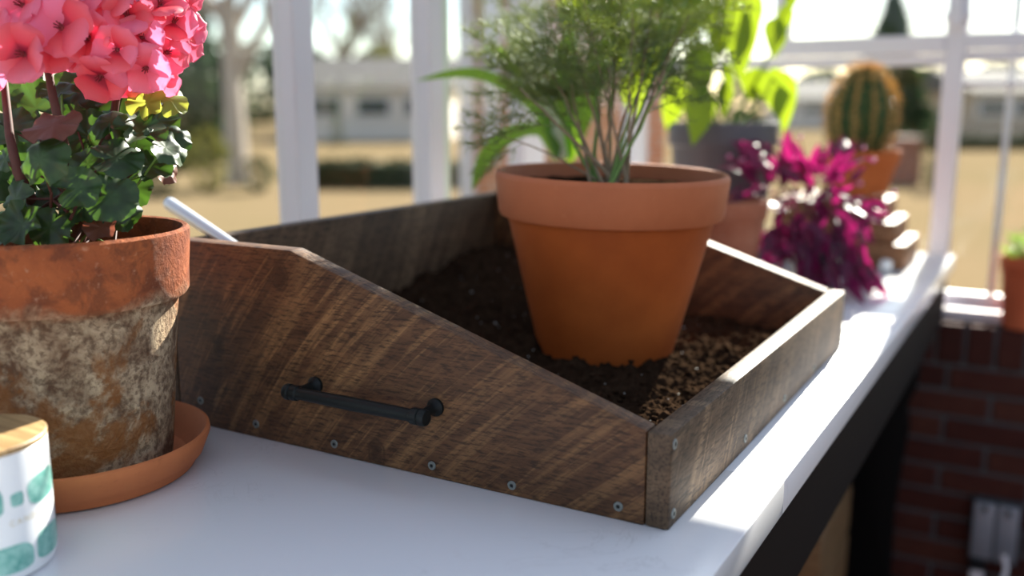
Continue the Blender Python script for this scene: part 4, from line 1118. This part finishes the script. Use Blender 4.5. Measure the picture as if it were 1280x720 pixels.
def leafy(name, px, d, w, h, label, mat, seed, n=500, conic=False, z0=0.0, cat='tree', depth=None):
    rr = random.Random(seed); base = ground_at(px, d)
    t = empty(name, base); tag(t, label, cat, 'trees beyond the lawn' if cat == 'tree' else 'shrubs beyond the lawn')
    MB().tube([(0, 0, 0), (0.02*h, 0, h*0.4), (0, 0, h*0.8)], [0.03*h, 0.022*h, 0.008*h], 7).build('trunk', m_bark, t)
    m = MB()
    for k in range(n):
        zz = rr.random()**(1.5 if conic else 1.0); zt = z0+(h-z0)*zz
        rr_ = w/2*((1-zz)*0.95+0.03 if conic else math.sqrt(max(0.02, 1-(2*zz-1)**2)))
        a = rr.uniform(0, 6.28); r = rr_*math.sqrt(rr.uniform(0.25, 1))
        c0 = Vector((r*math.cos(a), r*math.sin(a), zt)); s = w*0.055*rr.uniform(.6, 1.4)
        ax = Vector((rr.uniform(-1, 1), rr.uniform(-1, 1), rr.uniform(-1, 1))).normalized(); b = ax.orthogonal().normalized(); c = ax.cross(b)
        m.add([c0+b*s, c0+c*s*.8, c0-b*s, c0-c*s*.8], [(0, 1, 2, 3)])
        m.add([c0+ax*s, c0+c*s*.8, c0-ax*s, c0-c*s*.8], [(0, 1, 2, 3)])
    m.build('foliage', mat, t, None)['kind'] = 'stuff'
    return t
def house(name, px0, px1, d, hw, hr, label, wall, roof, depth=7.0, wins=3):
    a = ground_at(px0, d); b = ground_at(px1, d); ln = (b-a).length
    t = empty(name, a); t.rotation_euler = (0, 0, math.atan2((b-a).y, (b-a).x)); tag(t, label, 'house')
    MB().box(0, ln, 0, depth, 0, hw).build('walls', wall, t, None)
    MB().prism([(-0.4, hw), (depth/2, hw+hr), (depth+0.4, hw)], 'x', -0.4, ln+0.4).build('roof', roof, t, None)
    for k in range(wins):
        x = ln*(k+0.5)/wins
        wf = MB().box(x-0.7, x+0.7, -0.08, 0.0, 0.9, min(hw-0.3, 2.3)).build('window', m_white, t, None)
        MB().box(x-0.6, x+0.6, -0.11, -0.08, 1.0, min(hw-0.4, 2.2)).build('window_glass', m_dark_win, wf, None)
    return t
# beyond the left windows
house('far_house', 385, 560, 38, 2.0, 1.3, 'low cream house with grey roof beyond the hedge', m_siding, m_roof)
def hedge(px0, px1, d, h, th, label):
    a = ground_at(px0, d); b = ground_at(px1, d); ln = (b-a).length
    t = MB(); n = int(ln*26)
    rr = random.Random(4)
    t.box(0, ln, 0.1, th-0.1, 0, h*0.9)
    for k in range(n*6):
        c0 = Vector((rr.uniform(0, ln), rr.uniform(0, th), rr.uniform(0.02, h))); s = rr.uniform(.05, .11)
        ax = Vector((rr.uniform(-1, 1), rr.uniform(-1, 1), rr.uniform(-1, 1))).normalized(); bb = ax.orthogonal().normalized()
        t.add([c0+ax*s, c0+bb*s, c0-ax*s, c0-bb*s], [(0, 1, 2, 3)])
    o = t.build('clipped_hedge', m_hedge, None, None); o.location = a; o.rotation_euler = (0, 0, math.atan2((b-a).y, (b-a).x))
    tag(o, label, 'hedge'); return o
hedge(392, 580, 16.0, 0.44, 0.9, 'low dark clipped hedge in front of the cream house')
hedge(1130, 1330, 30.0, 0.45, 0.9, 'low dark hedge far across the lawn at the right')
bare_tree(305, 17, 7.5, 11, 'tall pale bare tree nearest the left window post', 0.5, m_bark_pale)
bare_tree(205, 28, 10.5, 12, 'grey bare tree behind the pink geranium flowers', 0.55)
bare_tree(262, 38, 14.0, 17, 'tall grey bare tree between the evergreen and the pale tree', 0.55)
bare_tree(505, 55, 9.5, 13, 'bare tree standing behind the cream house roof', 0.5)
bare_tree(440, 70, 13.0, 14, 'tall thin bare tree left of the cream house', 0.5)
leafy('evergreen_tree', 225, 21, 3.0, 3.4, 'dark evergreen tree behind the geranium leaves', m_ever, 21, 700)
leafy('evergreen_tree', 275, 24, 2.2, 2.6, 'smaller dark evergreen left of the first window post', m_ever, 22, 500)
leafy('olive_shrub', 268, 15.5, 0.8, 1.0, 'olive green shrub at the edge of the lawn', m_olive, 23, 350, cat='shrub')
leafy('dark_shrub', 205, 14.6, 0.6, 0.7, 'low dark shrub below the evergreen at the lawn edge', m_ever, 24, 350, cat='shrub')
leafy('dark_shrub', 328, 15.5, 0.6, 0.55, 'low dark shrub beside the pale tree trunk', m_ever, 25, 250, cat='shrub')
leafy('evergreen_tree', 428, 33, 0.7, 1.5, 'narrow small evergreen in front of the cream house wall', m_ever, 26, 200, conic=True)
leafy('evergreen_tree', 395, 60, 5.0, 4.6, 'grey green tree left behind the cream house', m_ever, 27, 350)
leafy('olive_tree', 480, 52, 4.0, 4.2, 'olive green tree rising over the cream house roof', m_olive, 28, 350)
# brick outbuilding seen between the second and third window posts
a = ground_at(576, 6.2); b = ground_at(645, 6.2); ln = (b-a).length
bh = empty('brick_outbuilding', a); bh.rotation_euler = (0, 0, math.atan2((b-a).y, (b-a).x)); tag(bh, 'orange red brick outbuilding outside between the window posts', 'building')
MB().box(0, 1.3, 0, 2.5, 0, 1.35).build('brick_base', m_brick_far_('orange brick masonry', (0.50, 0.17, 0.075), (0.60, 0.26, 0.14)), bh, None)
MB().box(0.02, 1.3, 0.02, 2.5, 1.35, 3.4).build('brick_wall', m_brick_far_('pink brick masonry', (0.42, 0.17, 0.15), (0.60, 0.34, 0.29)), bh, None)
MB().tube([(0.05, -0.05, 0.2), (0.05, -0.05, 3.4)], 0.05, 10).build('downpipe', m_white, bh)
wf = MB().box(0.15, 0.26, -0.02, 0.0, 1.0, 2.6).build('window_frame', m_white, bh, None)
# beyond the end window
leafy('evergreen_tree', 1091, 34, 3.9, 5.1, 'dark pointed evergreen rising above the cactus', m_ever, 31, 900, conic=True)
house('far_house', 985, 1062, 56, 1.7, 1.1, 'pale low house left behind the cactus', m_siding, m_roof, wins=2)
house('far_house', 1112, 1160, 52, 1.6, 1.2, 'pale low house right behind the cactus', m_siding, m_roof, wins=2)
house('far_house', 1200, 1330, 40, 1.9, 1.0, 'tan house across the lawn at the far right', m_siding_b, m_roof, wins=3)
leafy('dark_shrub', 1154, 16.4, 0.5, 1.25, 'dark evergreen shrub beside the brick planter', m_ever, 32, 350, cat='shrub')
pb_a = ground_at(1082, 17.0); pb_b = ground_at(1140, 17.0)
o = MB().box(0, (pb_b-pb_a).length, 0, 0.8, 0, 0.72).box(-0.05, (pb_b-pb_a).length+0.05, -0.05, 0.85, 0.72, 0.80).build('brick_planter', m_brick_far_('dull red brick masonry', (0.12, 0.035, 0.025), (0.16, 0.055, 0.035)), None, None)
o.location = pb_a; o.rotation_euler = (0, 0, math.atan2((pb_b-pb_a).y, (pb_b-pb_a).x)); tag(o, 'low red brick planter out on the lawn', 'planter')
for i, (px, d, w_, h_, lb) in enumerate([(1010, 84, 5.5, 4.2, 'distant dark tree left of the cactus'), (1130, 90, 6.5, 4.6, 'distant dark tree right of the cactus'), (1230, 78, 6, 4.6, 'distant dark tree behind the tan house'), (1320, 90, 7, 5.6, 'distant dark tree at the right edge'), (930, 75, 6, 4.5, 'distant dark tree behind the lime leaves'), (800, 78, 7, 5.0, 'distant dark tree behind the dill'), (690, 72, 6, 4.8, 'distant dark tree behind the strap leaves'), (570, 80, 7, 4.8, 'distant dark tree right behind the cream house'), (330, 78, 7.5, 6.0, 'distant dark tree beyond the pale bare tree'), (180, 80, 8, 7.0, 'distant dark tree behind the geranium')]):
    leafy('evergreen_tree', px, d, w_, h_, lb, m_ever, 60+i, 300)
bare_tree(1225, 62, 6.2, 41, 'bare tree over the tan house at the right', 0.55)
bare_tree(1150, 60, 5.0, 42, 'bare tree between the houses at the right', 0.55)
bare_tree(1030, 100, 7.0, 43, 'bare tree behind the cactus spines', 0.55)
